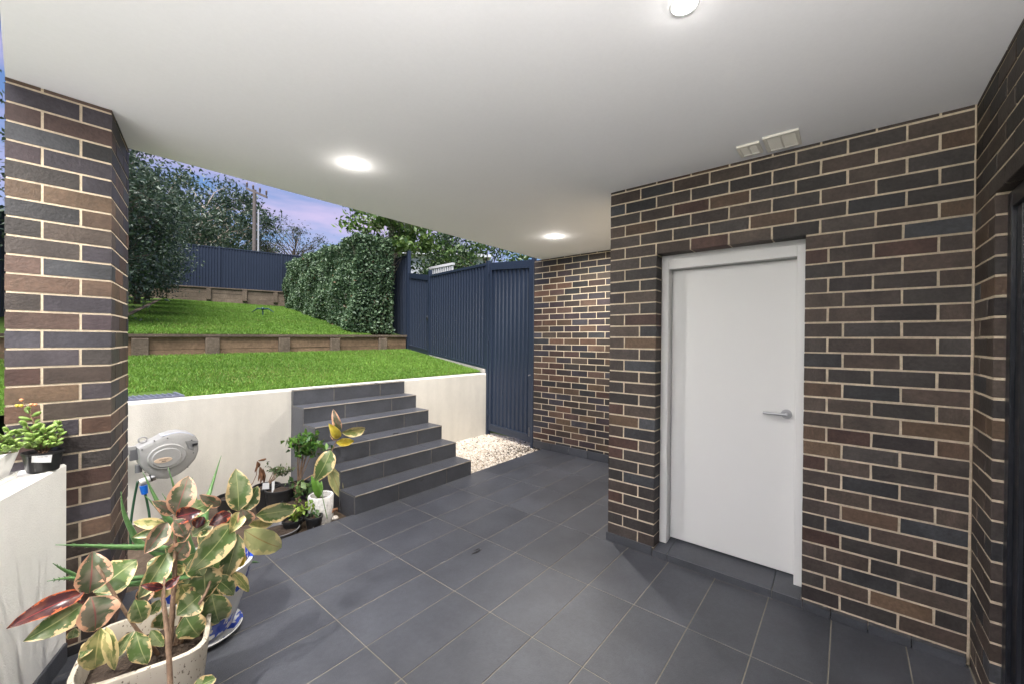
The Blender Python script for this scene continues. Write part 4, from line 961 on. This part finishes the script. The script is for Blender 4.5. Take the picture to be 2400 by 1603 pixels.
# thin young plant in front of it
yp = thing('potted_cutting', 'bare brown rubber plant cutting in front of the speckled pot', 'potted plant', (.345, 1.78, 0))
MB().lathe([(.001, 0), (.06, 0), (.078, .15), (.078, .16), (.070, .16), (.068, .13), (.001, .13)], (.345, 1.78, 0), 24).obj('pot', PLASTIC_B, yp, smooth=True, auto=40)
MB().tube([(.345, 1.78, .12), at(z7((358, 1568)), 1, 1.80), at(z7((345, 1300)), 1, 1.83), at(z7((318, 1090)), 1, 1.86), at(z7((326, 965)), 1, 1.88)], [.009, .0085, .008, .0065, .003], 8).obj('stem', STEM, yp, smooth=True)
leaves(yp, z7, 2.4015, [((326, 1030), (412, 958), 48, 'r'), ((318, 1025), (196, 1010), 40, 'r'), ((470, 1610), (622, 1525), 76, 'g', -.04)], 1.87)

# aloe in the blue and white pot
AC = (.60, 2.62, .03)
al = thing('potted_aloe', 'spiky green aloe in a blue and white ceramic pot', 'potted plant', AC)
MB().lathe([(.001, 0), (.13, 0), (.140, .012), (.190, .16), (.222, .31), (.232, .325), (.232, .345), (.214, .345), (.206, .30), (.001, .29)], AC, 40).obj('pot', BLUEW, al, smooth=True, auto=40)
MB().lathe([(.206, .302), (.08, .315), (.001, .31)], AC, 24).obj('soil', SOIL, al, smooth=True)
sc_ = MB().lathe([(.001, 0), (.150, 0), (.182, .030), (.178, .034), (.15, .012), (.001, .010)], (AC[0], AC[1], .001), 40).obj('plant_saucer', BLUEW, None, smooth=True, auto=40)
tag(sc_, 'blue and white saucer under the aloe pot', 'saucer')
ALOE = mat('aloe_leaf', (.10, .20, .07), .42, .4, noise=((20, .2), (60, .15)), rnd=.25)
root = Vector((AC[0], AC[1], .36))
def aloe(pts, ys, wpx, zf, sc):
    P = [at(zf(p), 1, y) for p, y in zip(pts, ys)]; P = [root+Vector((random.uniform(-.04, .04), random.uniform(-.04, .04), -.04))]+P
    Q = []; n = len(P)
    for i in range(n-1):
        for k in range(5):
            t = k/5; p0, p1, p2, p3 = P[max(i-1, 0)], P[i], P[i+1], P[min(i+2, n-1)]
            Q.append(.5*((2*p1)+(p2-p0)*t+(2*p0-5*p1+4*p2-p3)*t*t+(3*p1-p0-3*p2+p3)*t**3))
    Q.append(P[-1]); k = len(Q); w0 = wpx/sc/F_PX*2.0/2
    mb = MB().tube(Q, [max(.0012, w0*(1-(i/(k-1))**1.6)) for i in range(k)], 7)
    for i in range(2, k-2):         # marginal teeth
        for s_ in (-1, 1):
            r_ = w0*(1-(i/(k-1))**1.6); b_ = Q[i]+Vector((0, 0, s_*r_*.9)); mb.tube([b_, b_+Vector((0, 0, s_*.006))+(Q[i+1]-Q[i])*.4], [.002, .0004], 4, cap=False)
    return mb.obj('leaf', ALOE, al, smooth=True)
aloe([(900, 870), (600, 848), (290, 838)], [2.58, 2.52, 2.45], 44, z6, 2.23)
aloe([(760, 850), (690, 765), (645, 660), (632, 560)], [2.62, 2.60, 2.58, 2.56], 38, z6, 2.23)
aloe([(560, 1050), (370, 985), (277, 935)], [2.55, 2.48, 2.42], 30, z6, 2.23)
aloe([(520, 1030), (370, 1012), (247, 1028)], [2.50, 2.45, 2.40], 26, z6, 2.23)
aloe([(420, 600), (345, 345)], [2.72, 2.75], 34, z7, 2.4015)
aloe([(340, 640), (275, 520), (203, 372)], [2.68, 2.70, 2.70], 40, z7, 2.4015)
aloe([(430, 720), (350, 640), (220, 508)], [2.62, 2.60, 2.58], 60, z7, 2.4015)
aloe([(560, 560), (585, 470), (645, 280)], [2.75, 2.80, 2.84], 46, z7, 2.4015)
aloe([(400, 640), (312, 492)], [2.78, 2.80], 26, z7, 2.4015)
aloe([(780, 886), (862, 880)], [2.70, 2.72], 26, z7, 2.4015)
aloe([(520, 620), (480, 400)], [2.85, 2.9], 30, z7, 2.4015)
for q in [((600, 610), (690, 560)), ((560, 560), (480, 470)), ((590, 640), (660, 600))]:
    pass

# ------------------------------------------------------------------ plants in the bed
def pot(par, c, r0, r1, h, mt=PLASTIC_B):
    MB().lathe([(.001, 0), (r0, 0), (r1, h-.02), (r1+.006, h-.018), (r1+.006, h), (r1-.004, h), (r1-.008, h-.03), (.001, h-.03)], c, 26).obj('pot', mt, par, smooth=True, auto=40)
    MB().lathe([(r1-.008, h-.028), (r1*.5, h-.02), (.001, h-.024)], c, 18).obj('soil', SOIL, par, smooth=True)
def smallplant(par, c, top, zc, rad, nl, ls, c1, c2, stems=3, asp=.5, mt=None):
    C_ = Vector(c); mb = MB(); cc = Vector(zc); pts = []
    for i in range(stems):
        e = cc+Vector((random.gauss(0, rad*.5), random.gauss(0, rad*.5), random.uniform(-.2, .9)*rad)); md = C_.lerp(e, .55)+Vector((random.gauss(0, .01), random.gauss(0, .01), .02))
        mb.tube([C_, md, e], [.005, .0035, .0015], 6, cap=False); pts.append((md, e))
        for k in range(3):
            f_ = md.lerp(e, random.uniform(.1, .8)); g_ = f_+Vector((random.gauss(0, rad*.6), random.gauss(0, rad*.6), random.uniform(.1, .6)*rad)); mb.tube([f_, g_], [.002, .001], 5, cap=False); pts.append((f_, g_))
    mb.obj('stem', STEM, par, smooth=True)
    P = []
    for i in range(nl): a, b = random.choice(pts); t = random.uniform(.15, 1.05); p = a.lerp(b, t); P.append((p.x+random.gauss(0, ls*.45), p.y+random.gauss(0, ls*.45), p.z+random.gauss(0, ls*.35)))
    leafcloud('foliage', np.array(P), ls, mt or LEAFG, par, c1, c2, asp, .3)
BZ = -.05
# leaning rubber plant
lp_c = at(z5((410, 960)), 1, 3.95); c0 = (lp_c.x, 3.98, BZ)
lr = thing('potted_rubber_plant', 'leaning rubber plant with few pale leaves in front of the steps', 'potted plant', c0)
pot(lr, c0, .085, .115, .26)
stempath(lr, z5, [(350, 985), (560, 850), (760, 712), (930, 620), (1030, 400), (1085, 285), (1140, 160)], [3.95, 3.88, 3.82, 3.78, 3.75, 3.74, 3.74], .008, .004)
leaves(lr, z5, 5.228, [((1140, 150), (1045, -112), 92, 'p'), ((1152, 170), (1442, 120), 132, 'y'), ((1120, 240), (1008, 72), 100, 'Y'), ((1085, 290), (1312, 278), 95, 'Y'), ((1082, 270), (1008, 178), 44, 'p'), ((1020, 390), (828, 782), 205, 'g', -.03), ((1008, 580), (1158, 975), 130, 'u', -.02)], 3.74)
# glossy citrus-like shrub
c0 = (1.66, 4.02, BZ); sh = thing('potted_shrub', 'glossy bright green shrub in a black pot against the steps', 'potted plant', c0)
pot(sh, c0, .08, .11, .24); cc_ = at(z5((760, 290)), 1, 4.0)
smallplant(sh, (1.66, 4.02, .17), 0, tuple(cc_), .13, 330, .066, (.03, .09, .015), (.13, .26, .04), 7)
# small thin shrub
c0 = (1.44, 4.16, BZ); s2 = thing('potted_shrub', 'thin small-leaved shrub in a black pot by the cream wall', 'potted plant', c0)
pot(s2, c0, .08, .11, .25); cc_ = at(z5((450, 660)), 1, 4.14)
smallplant(s2, (1.44, 4.16, .19), 0, tuple(cc_), .10, 130, .042, (.05, .08, .03), (.15, .19, .08), 5, .42)
# broad-leaved seedling
c0 = (1.55, 3.78, BZ); s3 = thing('potted_seedling', 'broad-leaved seedling in a large black pot behind the white pot', 'potted plant', c0)
pot(s3, c0, .09, .12, .17); smallplant(s3, (1.55, 3.78, .1), 0, tuple(at(z5((650, 900)), 1, 3.78)), .09, 60, .06, (.04, .10, .03), (.13, .20, .06), 5, .7)
# dry plant
c0 = (1.18, 4.28, BZ); s4 = thing('dead_plant', 'dead plant with brown shrivelled leaves against the cream wall', 'dead plant', c0)
pot(s4, c0, .08, .10, .2); DRY = mat('dry_leaf', (.17, .085, .045), .8, .2, noise=(25, .3))
pts_ = [at(z5(p), 1, 4.25) for p in ((60, 800), (110, 690), (120, 520), (230, 490))]
MB().tube([Vector((1.18, 4.28, .14))]+pts_[:3], [.005, .004, .0035, .002], 6).obj('stem', STEM, s4)
for a, b in (((120, 520), (90, 660)), ((125, 530), (130, 600)), ((150, 590), (130, 770)), ((160, 590), (185, 760)), ((160, 600), (160, 800)), ((130, 515), (232, 490)), ((190, 610), (200, 800))):
    A_, B_ = at(z5(a), 1, 4.24+random.uniform(-.03, .03)), at(z5(b), 1, 4.24+random.uniform(-.03, .03)); md = A_.lerp(B_, .5)+Vector((.008, -.01, 0))
    MB().tube([A_, A_.lerp(md, .5), md, md.lerp(B_, .6), B_], [.002, .009, .012, .009, .002], 5).obj('leaf', DRY, s4)
# white weathered pot with a strappy plant
SP = (1.685, 3.60, BZ); STP = mat('peeling_white_paint', (.72, .70, .67), .8, .25, noise=((14, .16), (60, .22)), bump=(50, .9, .012))
wp = thing('white_pot', 'weathered white cylinder pot beside the bottom step', 'pot', SP)
MB().lathe([(.001, 0), (.100, 0), (.104, .02), (.102, .10), (.106, .225), (.100, .235), (.086, .233), (.084, .18), (.001, .18)], SP, 36).obj('pot', STP, wp, smooth=True, auto=40)
MB().lathe([(.084, .185), (.04, .195), (.001, .19)], SP, 18).obj('soil', SOIL, wp)
for a, b, w_ in (((850, 960), (780, 690), 70), ((870, 980), (850, 740), 80), ((880, 960), (905, 760), 60), ((850, 990), (815, 1030), 60)):
    A_, B_ = at(z5(b), 1, 3.64), at(z5(a), 1, 3.61)
    o = ficus_leaf(wp, B_, A_, w_/5.228/F_PX*3.6, 'g', .2, .12); o.data.materials[0] = mat('fresh_leaf', (.10, .22, .03), .35, .4, noise=(20, .2), trans=.2) if 'fresh_leaf' not in MATS else MATS['fresh_leaf']
MB().tube([at(z5((905, 880)), 1, 3.52), at(z5((930, 1010)), 1, 3.47), at(z5((978, 1225)), 1, 3.46)], [.003, .003, .0035], 6).obj('stalk', mat('green_stalk', (.10, .20, .04), .5), wp)
# small black pot in front, low plant, basin
c0 = (1.575, 3.49, BZ); s5 = thing('potted_seedling', 'tiny seedling in a small black pot at the tile edge', 'potted plant', c0)
pot(s5, c0, .05, .066, .115); smallplant(s5, (1.575, 3.49, .045), 0, (1.575, 3.49, .08), .03, 9, .04, (.05, .12, .04), (.13, .2, .07), 2, .6)
c0 = (1.45, 3.60, BZ); s6 = thing('potted_herb', 'yellow-green leafy herb in a black pot left of the white pot', 'potted plant', c0)
pot(s6, c0, .06, .08, .10); smallplant(s6, (1.45, 3.60, .03), 0, tuple(at(z5((590, 1190)), 1, 3.58)), .085, 120, .042, (.08, .16, .02), (.26, .36, .05), 7, .62)
c0 = (1.33, 3.585, BZ); bs = thing('soil_basin', 'low grey basin of dark soil at the tile edge', 'basin', c0)
MB().lathe([(.001, 0), (.13, 0), (.155, .055), (.160, .06), (.152, .062), (.142, .035), (.001, .03)], c0, 36).obj('basin', mat('grey_basin', (.16, .16, .165), .5, .4), bs, smooth=True, auto=40)
MB().lathe([(.142, .034), (.09, .045), (.04, .038), (.001, .044)], c0, 24).obj('soil', SOIL, bs)
# plant tags, shard, dry leaf
TAG = mat('white_card', (.75, .76, .77), .5)
for nm, pts_, y_, lab in (('plant_tag', ((188, 790), (266, 785), (268, 862), (180, 866)), 4.02, 'white printed plant tag stuck behind the black pots'), ('plant_tag', ((300, 775), (335, 760), (330, 860), (296, 940)), 3.93, 'narrow clear plant tag leaning at the black pot rim'), ('broken_shard', ((802, 1335), (830, 1290), (888, 1285), (870, 1325)), 3.44, 'pale broken shard lying at the tile edge')):
    A_ = [at(z5(p), 1, y_) for p in pts_]; n_ = Vector((.1, .98, 0))*.002
    o = MB().add([p for p in A_]+[p+n_ for p in A_], [(0, 1, 2, 3), (7, 6, 5, 4), (0, 4, 5, 1), (1, 5, 6, 2), (2, 6, 7, 3), (3, 7, 4, 0)]).obj(nm, TAG); tag(o, lab, nm.replace('_', ' '))
dl = at(z5((1075, 1130)), 1, 3.47)
o = MB().tube([dl+Vector((-.03, 0, -.015)), dl+Vector((-.01, .01, .01)), dl+Vector((.015, 0, .012)), dl+Vector((.03, .01, -.02))], [.002, .014, .013, .002], 6).obj('fallen_leaf', DRY, smooth=True); tag(o, 'curled brown fallen leaf beside the white pot', 'leaf')
dl = at(z5((1075, 1215)), 1, 3.43); o = MB().lathe([(.001, -.02), (.022, -.012), (.028, .0), (.018, .014), (.001, .018)], dl, 9).obj('pale_stone', mat('pale_stone', (.5, .46, .4), .85, .2, noise=(60, .3), bump=(60, .8))); tag(o, 'pale rough stone at the foot of the steps', 'stone')

# ------------------------------------------------------------------ hose reel
hr = thing('hose_reel', 'pale grey wall-mounted hose reel left of the steps', 'hose reel', (.75, 4.4, .4))
out_ = [(200, 372), (262, 328), (430, 258), (560, 192), (700, 142), (820, 125), (960, 140), (1058, 190), (1098, 262), (1106, 400), (1062, 520), (960, 640), (850, 730), (740, 792), (640, 826), (500, 826), (400, 782), (270, 682), (225, 612), (218, 480)]
def hp(p, y=4.33): v = at(zh(p), 1, y); return (v.x, v.z)
cx_, cz_ = hp((640, 500))
def ring(sc, y, src=out_): return [(cx_+(hp(p)[0]-cx_)*sc, y, cz_+(hp(p)[1]-cz_)*sc) for p in src]
R_ = [ring(.86, 4.300), ring(.955, 4.310), ring(1.0, 4.345), ring(1.0, 4.45), ring(.95, 4.48)]; k = len(out_)
body = MB().add([v for r in R_ for v in r], [(i*k+j, i*k+(j+1) % k, (i+1)*k+(j+1) % k, (i+1)*k+j) for i in range(4) for j in range(k)]+[tuple(reversed(range(k))), tuple(range(4*k, 5*k))])
bo = body.obj('body', PLASTIC_G, hr, smooth=True, auto=35)
sp1 = [(cx_+.115*math.cos(a)*1.12, cz_+.004+.098*math.sin(a)) for a in [2*math.pi*i/36 for i in range(36)]]
def lens_(c, rx, rz, y0, y1, nm, mt, tap=.9, n=36):
    a_ = [2*math.pi*i/n for i in range(n)]
    V0 = [(c[0]+rx*math.cos(a), y0, c[1]+rz*math.sin(a)) for a in a_]; V1 = [(c[0]+rx*tap*math.cos(a), y1, c[1]+rz*tap*math.sin(a)) for a in a_]
    return MB().add(V0+V1, [(i, (i+1) % n, (i+1) % n+n, i+n) for i in range(n)]+[tuple(range(n, 2*n)), tuple(reversed(range(n)))]).obj(nm, mt, hr, smooth=True, auto=30)
lens_((cx_-.005, cz_+.01), .128, .105, 4.302, 4.286, 'drum_cover', PLASTIC_G, .93)
lens_((cx_-.01, cz_+.005), .098, .078, 4.287, 4.278, 'drum_cover', PLASTIC_G, .93)
lc = hp((560, 530)); lens_(lc, .058, .021, 4.279, 4.275, 'label_plate', mat('tan_label', (.58, .44, .32), .5), .97)
INK = mat('dark_print', (.05, .035, .03), .6)
fc = bpy.data.curves.new('label_text', 'FONT'); fc.body = 'HOLMAN'; fc.size = .0135; fc.align_x = 'CENTER'; fc.extrude = .0002
to = bpy.data.objects.new('label_text', fc); COL.objects.link(to)
dg = bpy.context.evaluated_depsgraph_get(); me = bpy.data.meshes.new_from_object(to.evaluated_get(dg)); bpy.data.objects.remove(to)
me.materials.append(INK); o = bpy.data.objects.new('label_text', me); link(o, hr); o.location = Vector((lc[0]+.004, 4.2742, lc[1]+.001))-WL[hr]; o.rotation_euler = (math.pi/2, 0, 0)
em = MB()
for dx in (-.012, 0, .012): em.add([(lc[0]+.004+dx-.006, 4.2743, lc[1]-.013), (lc[0]+.004+dx+.006, 4.2743, lc[1]-.013), (lc[0]+.004+dx*.4, 4.2743, lc[1]-.003)], [(0, 1, 2)])
em.obj('label_emblem', INK, hr)
hm = [(890, 262), (980, 250), (1085, 265), (1030, 320), (1010, 395), (940, 370)]
MB().prism([hp(p) for p in hm], 4.296, 4.302).obj('hose_mouth', mat('mid_grey_plastic', (.18, .18, .175), .6), hr)  # mouth plate in a darker grey than the body
MB().prism([hp(p) for p in ((990, 300), (1075, 285), (1070, 310), (1020, 318), (1000, 345))], 4.292, 4.297).obj('mouth_slot', PLASTIC_B, hr)
MB().prism([hp(p) for p in ((550, 192), (700, 148), (820, 131), (960, 146), (1020, 178), (990, 196), (850, 192), (700, 186))], 4.31, 4.44).obj('carry_handle', mat('blue_grey_plastic', (.44, .46, .52), .45), hr)
for p in ((440, 255), (632, 215), (985, 245), (1010, 430), (928, 640), (258, 385), (305, 720)):
    q = hp(p); MB().tube([(q[0], 4.312, q[1]), (q[0], 4.296, q[1])], .004, 8).obj('screw', PLASTIC_B, hr)
q = hp((292, 262)); MB().tube([(q[0]+.026*math.cos(a), 4.37, q[1]+.022*math.sin(a)) for a in [2*math.pi*i/20 for i in range(21)]], .0055, 7).obj('lifting_ring', PLASTIC_G, hr, smooth=True)
q0 = hp((215, 400)); q1 = hp((190, 560)); BRK = mat('bracket_steel', (.16, .16, .165), .55, .4, .3)
MB().box(q1[0]-.035, q0[0]+.015, 4.36, 4.40, q1[1], q0[1]).obj('bracket', BRK, hr)
q2 = hp((60, 430)); MB().box(q2[0]-.05, q0[0]-.01, 4.365, 4.395, q2[1]-.03, q2[1]+.03).obj('bracket_arm', PLASTIC_G, hr)
MB().box(q2[0]-.09, q2[0]-.05, 4.34, YWALL-.001, q2[1]-.07, q2[1]+.07).obj('wall_plate', BRK, hr)
q = hp((225, 720)); MB().tube([(q[0], 4.36, q[1]+.05), (q[0], 4.36, q[1]-.01)], .022, 12).obj('tap_fitting', BRK, hr, smooth=True, auto=40)
a_, b_ = hp((235, 880)), hp((455, 790)); v0, v1 = Vector((a_[0], 4.33, a_[1])), Vector((b_[0], 4.33, b_[1]))
MB().tube([v0, v0.lerp(v1, .68)], .027, 14).obj('connector', mat('clear_grey', (.5, .49, .46), .3), hr, smooth=True, auto=40)
MB().tube([v0.lerp(v1, .70), v0.lerp(v1, .78)], .029, 14).obj('connector_ring', PLASTIC_B, hr, smooth=True, auto=40)
MB().tube([v0.lerp(v1, .79), v1], .028, 14).obj('connector_cap', CHROME, hr, smooth=True, auto=40)
a_, b_ = hp((290, 940)), hp((310, 1040)); MB().tube([(a_[0], 4.33, a_[1]+.01), (b_[0], 4.33, b_[1])], [.026, .021], 14).obj('hose_coupling', mat('bright_blue_plastic', (.01, .13, .55), .35), hr, smooth=True, auto=40)
HOSE = mat('green_hose', (.012, .05, .022), .4)
def hose(pts, lab):
    P = [Vector((hp(p)[0], y, hp(p)[1])) for p, y in pts]; Q = []
    for i in range(len(P)-1):
        for k in range(5):
            t = k/5; p0, p1, p2, p3 = P[max(i-1, 0)], P[i], P[i+1], P[min(i+2, len(P)-1)]
            Q.append(.5*((2*p1)+(p2-p0)*t+(2*p0-5*p1+4*p2-p3)*t*t+(3*p1-p0-3*p2+p3)*t**3))
    o = MB().tube(Q+[P[-1]], .0085, 10).obj('garden_hose', HOSE, smooth=True); tag(o, lab, 'hose', 'hoses hanging from the hose reel')
hose([((210, 860), 4.34), ((150, 1150), 4.33), ((95, 1470), 4.30), ((85, 1800), 4.28)], 'dark green hose hanging straight down beside the pillar')
hose([((318, 1045), 4.33), ((350, 1200), 4.33), ((372, 1400), 4.30), ((378, 1800), 4.28)], 'green hose hanging from the blue coupling')

# ------------------------------------------------------------------ succulents on the low wall
SUC = mat('succulent_leaf', (.17, .26, .06), .35, .4, noise=(30, .15), rnd=.3)
sm = bpy.data.meshes.new('succulent_leaf'); sv, sf = [], []
for i, (t, r) in enumerate(((0, .12), (.2, .62), (.5, 1), (.78, .85), (.94, .45), (1, .1))):
    for j in range(6): a = 2*math.pi*j/6; sv.append((math.cos(a)*r*.26, math.sin(a)*r*.19, t))
for i in range(5):
    for j in range(6): a = i*6+j; c_ = i*6+(j+1) % 6; sf.append((a, c_, c_+6, a+6))
sf.append(tuple(30+j for j in range(6))); sm.from_pydata(sv, [], sf); sm.materials.append(SUC); sm.shade_smooth(); fixn(sm)
def succulent(par, root_, tips, per=9, ls=.042):
    mb = MB()
    for t in tips:
        t = Vector(t); md = Vector(root_).lerp(t, .5)+Vector((random.gauss(0, .008), random.gauss(0, .008), .01)); mb.tube([root_, md, t], [.005, .004, .0025], 6, cap=False)
        for i in range(per):
            u = .25+.75*(i+1)/per; p = md.lerp(t, (u-.4)/.6) if u > .4 else Vector(root_).lerp(md, u/.4)
            a = i*2.4+random.uniform(-.4, .4); el = .35+.9*max(0, u-.6); dv = Vector((math.cos(a)*math.cos(el), math.sin(a)*math.cos(el), math.sin(el)))
            o = bpy.data.objects.new('leaf', sm); COL.objects.link(o); o.parent = par; o.location = p-WL[par]; o.rotation_euler = dv.to_track_quat('Z', 'Y').to_euler(); s_ = ls*random.uniform(.75, 1.25); o.scale = (s_, s_, s_)
    mb.obj('stem', STEM, par, smooth=True)
zp = lambda q: (q[0]/6.033, 920+q[1]/6.033)
bc = (.052, 2.855, LZ+.001)
b1p = thing('potted_succulent', 'bushy succulent in a labelled black pot on the low cream wall', 'potted plant', bc)
MB().lathe([(.001, 0), (.046, 0), (.049, .004), (.060, .078), (.064, .080), (.064, .090), (.060, .090), (.056, .07), (.001, .068)], bc, 32, 3.2, .25).obj('pot', PLASTIC_B, b1p, smooth=True, auto=40)
MB().lathe([(.056, .071), (.001, .074)], bc, 16, 3.2, .25).obj('soil', SOIL, b1p)
succulent(b1p, (bc[0], bc[1], LZ+.07), [at(zp(p), 1, y) for p, y in (((410, 250), 2.86), ((370, 470), 2.84), ((580, 480), 2.85), ((640, 560), 2.83), ((840, 450), 2.87), ((900, 560), 2.85), ((800, 680), 2.82), ((480, 640), 2.81), ((420, 760), 2.82), ((560, 720), 2.81), ((700, 620), 2.86))], 8)
FLW = mat('yellow_flower', (.55, .42, .05), .5); FLO = mat('orange_bud', (.6, .25, .12), .5)
ft = at(zp((400, 220)), 1, 2.86)
for p, mt_ in (((240, 185), FLW), ((300, 185), FLW), ((410, 220), FLW), ((300, 105), FLO), ((440, 170), FLO), ((500, 172), FLO)):
    q = at(zp(p), 1, 2.86); MB().tube([ft, q], [.0012, .001], 4).obj('flower_stalk', STEM, b1p); MB().lathe([(.001, -.006), (.006, -.001), (.0075, .005), (.002, .008)], q, 7).obj('flower', mt_, b1p, smooth=True)
lab = [at(zp(p), 1, bc[1]-.066) for p in ((450, 893), (740, 872), (722, 985), (442, 985))]
lo_ = MB(); vv = []
for i in range(9):
    t = i/8; top_ = lab[0].lerp(lab[1], t); bot_ = lab[3].lerp(lab[2], t); bb_ = -.004*4*t*(1-t); vv += [top_+Vector((0, bb_, 0)), bot_+Vector((0, bb_+.005, 0))]
lo_.add(vv, [(2*i, 2*i+1, 2*i+3, 2*i+2) for i in range(8)]); lo_.obj('label', TAG, b1p)
bm_ = MB()
for i in range(10):
    t = .28+.05*i; p = lab[0].lerp(lab[1], t)+Vector((0, -.0075, -.002)); w_ = random.choice((.0007, .0012)); bm_.add([p, p+Vector((w_, 0, 0)), p+Vector((w_, 0.0008, -.006)), p+Vector((0, .0008, -.006))], [(0, 1, 2, 3)])
bm_.obj('label_print', INK, b1p)
# white trough
cc0 = Vector((-.032, 2.79, 0)); dn = d.copy(); tn = nrm.copy()
tb = thing('succulent_trough', 'white trough of succulents on a white tray at the left edge', 'planter', (cc0.x, cc0.y, LZ))
def tro(z0, z1, e0_, e1_, wall=.006):
    """tapered open box; e = outset at bottom/top"""
    def rect(e, z): return [cc0-dn*e-tn*e+Vector((0, 0, z)), cc0+dn*(.36+e)-tn*e+Vector((0, 0, z)), cc0+dn*(.36+e)+tn*(.13+e)+Vector((0, 0, z)), cc0-dn*e+tn*(.13+e)+Vector((0, 0, z))]
    r = [rect(e0_, z0), rect(e1_, z1), rect(e1_-wall, z1), rect(e1_-wall-.004, z1-.025)]
    return MB().add([v for q in r for v in q], [(i*4+j, i*4+(j+1) % 4, (i+1)*4+(j+1) % 4, (i+1)*4+j) for i in range(3) for j in range(4)]+[(3, 2, 1, 0), (12, 13, 14, 15)])
tro(LZ+.012, LZ+.118, -.012, .012).obj('trough', GLAZE, tb, auto=40)
tro(LZ+.001, LZ+.026, -.004, .014, .005).obj('tray', GLAZE, tb, auto=40)
rt_ = cc0+dn*.05+tn*.06+Vector((0, 0, LZ+.10))
succulent(tb, tuple(rt_), [at(zp(p), 1, y) for p, y in (((120, 540), 2.76), ((270, 590), 2.78), ((340, 760), 2.74), ((60, 660), 2.72), ((180, 700), 2.74), ((230, 740), 2.76), ((20, 620), 2.70), ((90, 800), 2.70), ((250, 830), 2.73))], 8, .036)
succulent(tb, tuple(rt_+dn*.1), [tuple(rt_+dn*.1+Vector((random.gauss(0, .04), random.gauss(0, .03), random.uniform(.05, .14)))) for _ in range(6)], 8, .034)

# ------------------------------------------------------------------ litter: dark twig bits on the tiles and steps
def litter(P, lab, r=.035, n=7):
    t = thing('twig_litter', lab, 'twigs', tuple(P), 'dry twig bits on the tiles')
    for i in range(n):
        a = random.uniform(-.5, .9); c0 = P+Vector((random.gauss(0, r*.6), random.gauss(0, r*.35), .0025)); dv = Vector((math.cos(a), math.sin(a), 0))*random.uniform(.012, r)
        MB().tube([c0-dv, c0+Vector((random.gauss(0, .003), random.gauss(0, .003), .003)), c0+dv], [.0008, .0022, .0007], 5).obj('twig', mat('dark_twig', (.02, .017, .015), .9), t)
KD = 2400/2348
litter(at((1095*KD, 1262*KD), 2, 0), 'dark twig bits lying in the middle of the patio floor')
litter(at((905*KD, 994*KD), 2, RH*3), 'dark twig bits on the third step from the floor')
litter(at((965*KD, 1101*KD), 2, RH), 'dark twig bits on the lowest step', .025, 5)
litter(at((862*KD, 879*KD), 2, RH*6), 'dark twig bits on the top step', .05, 6)
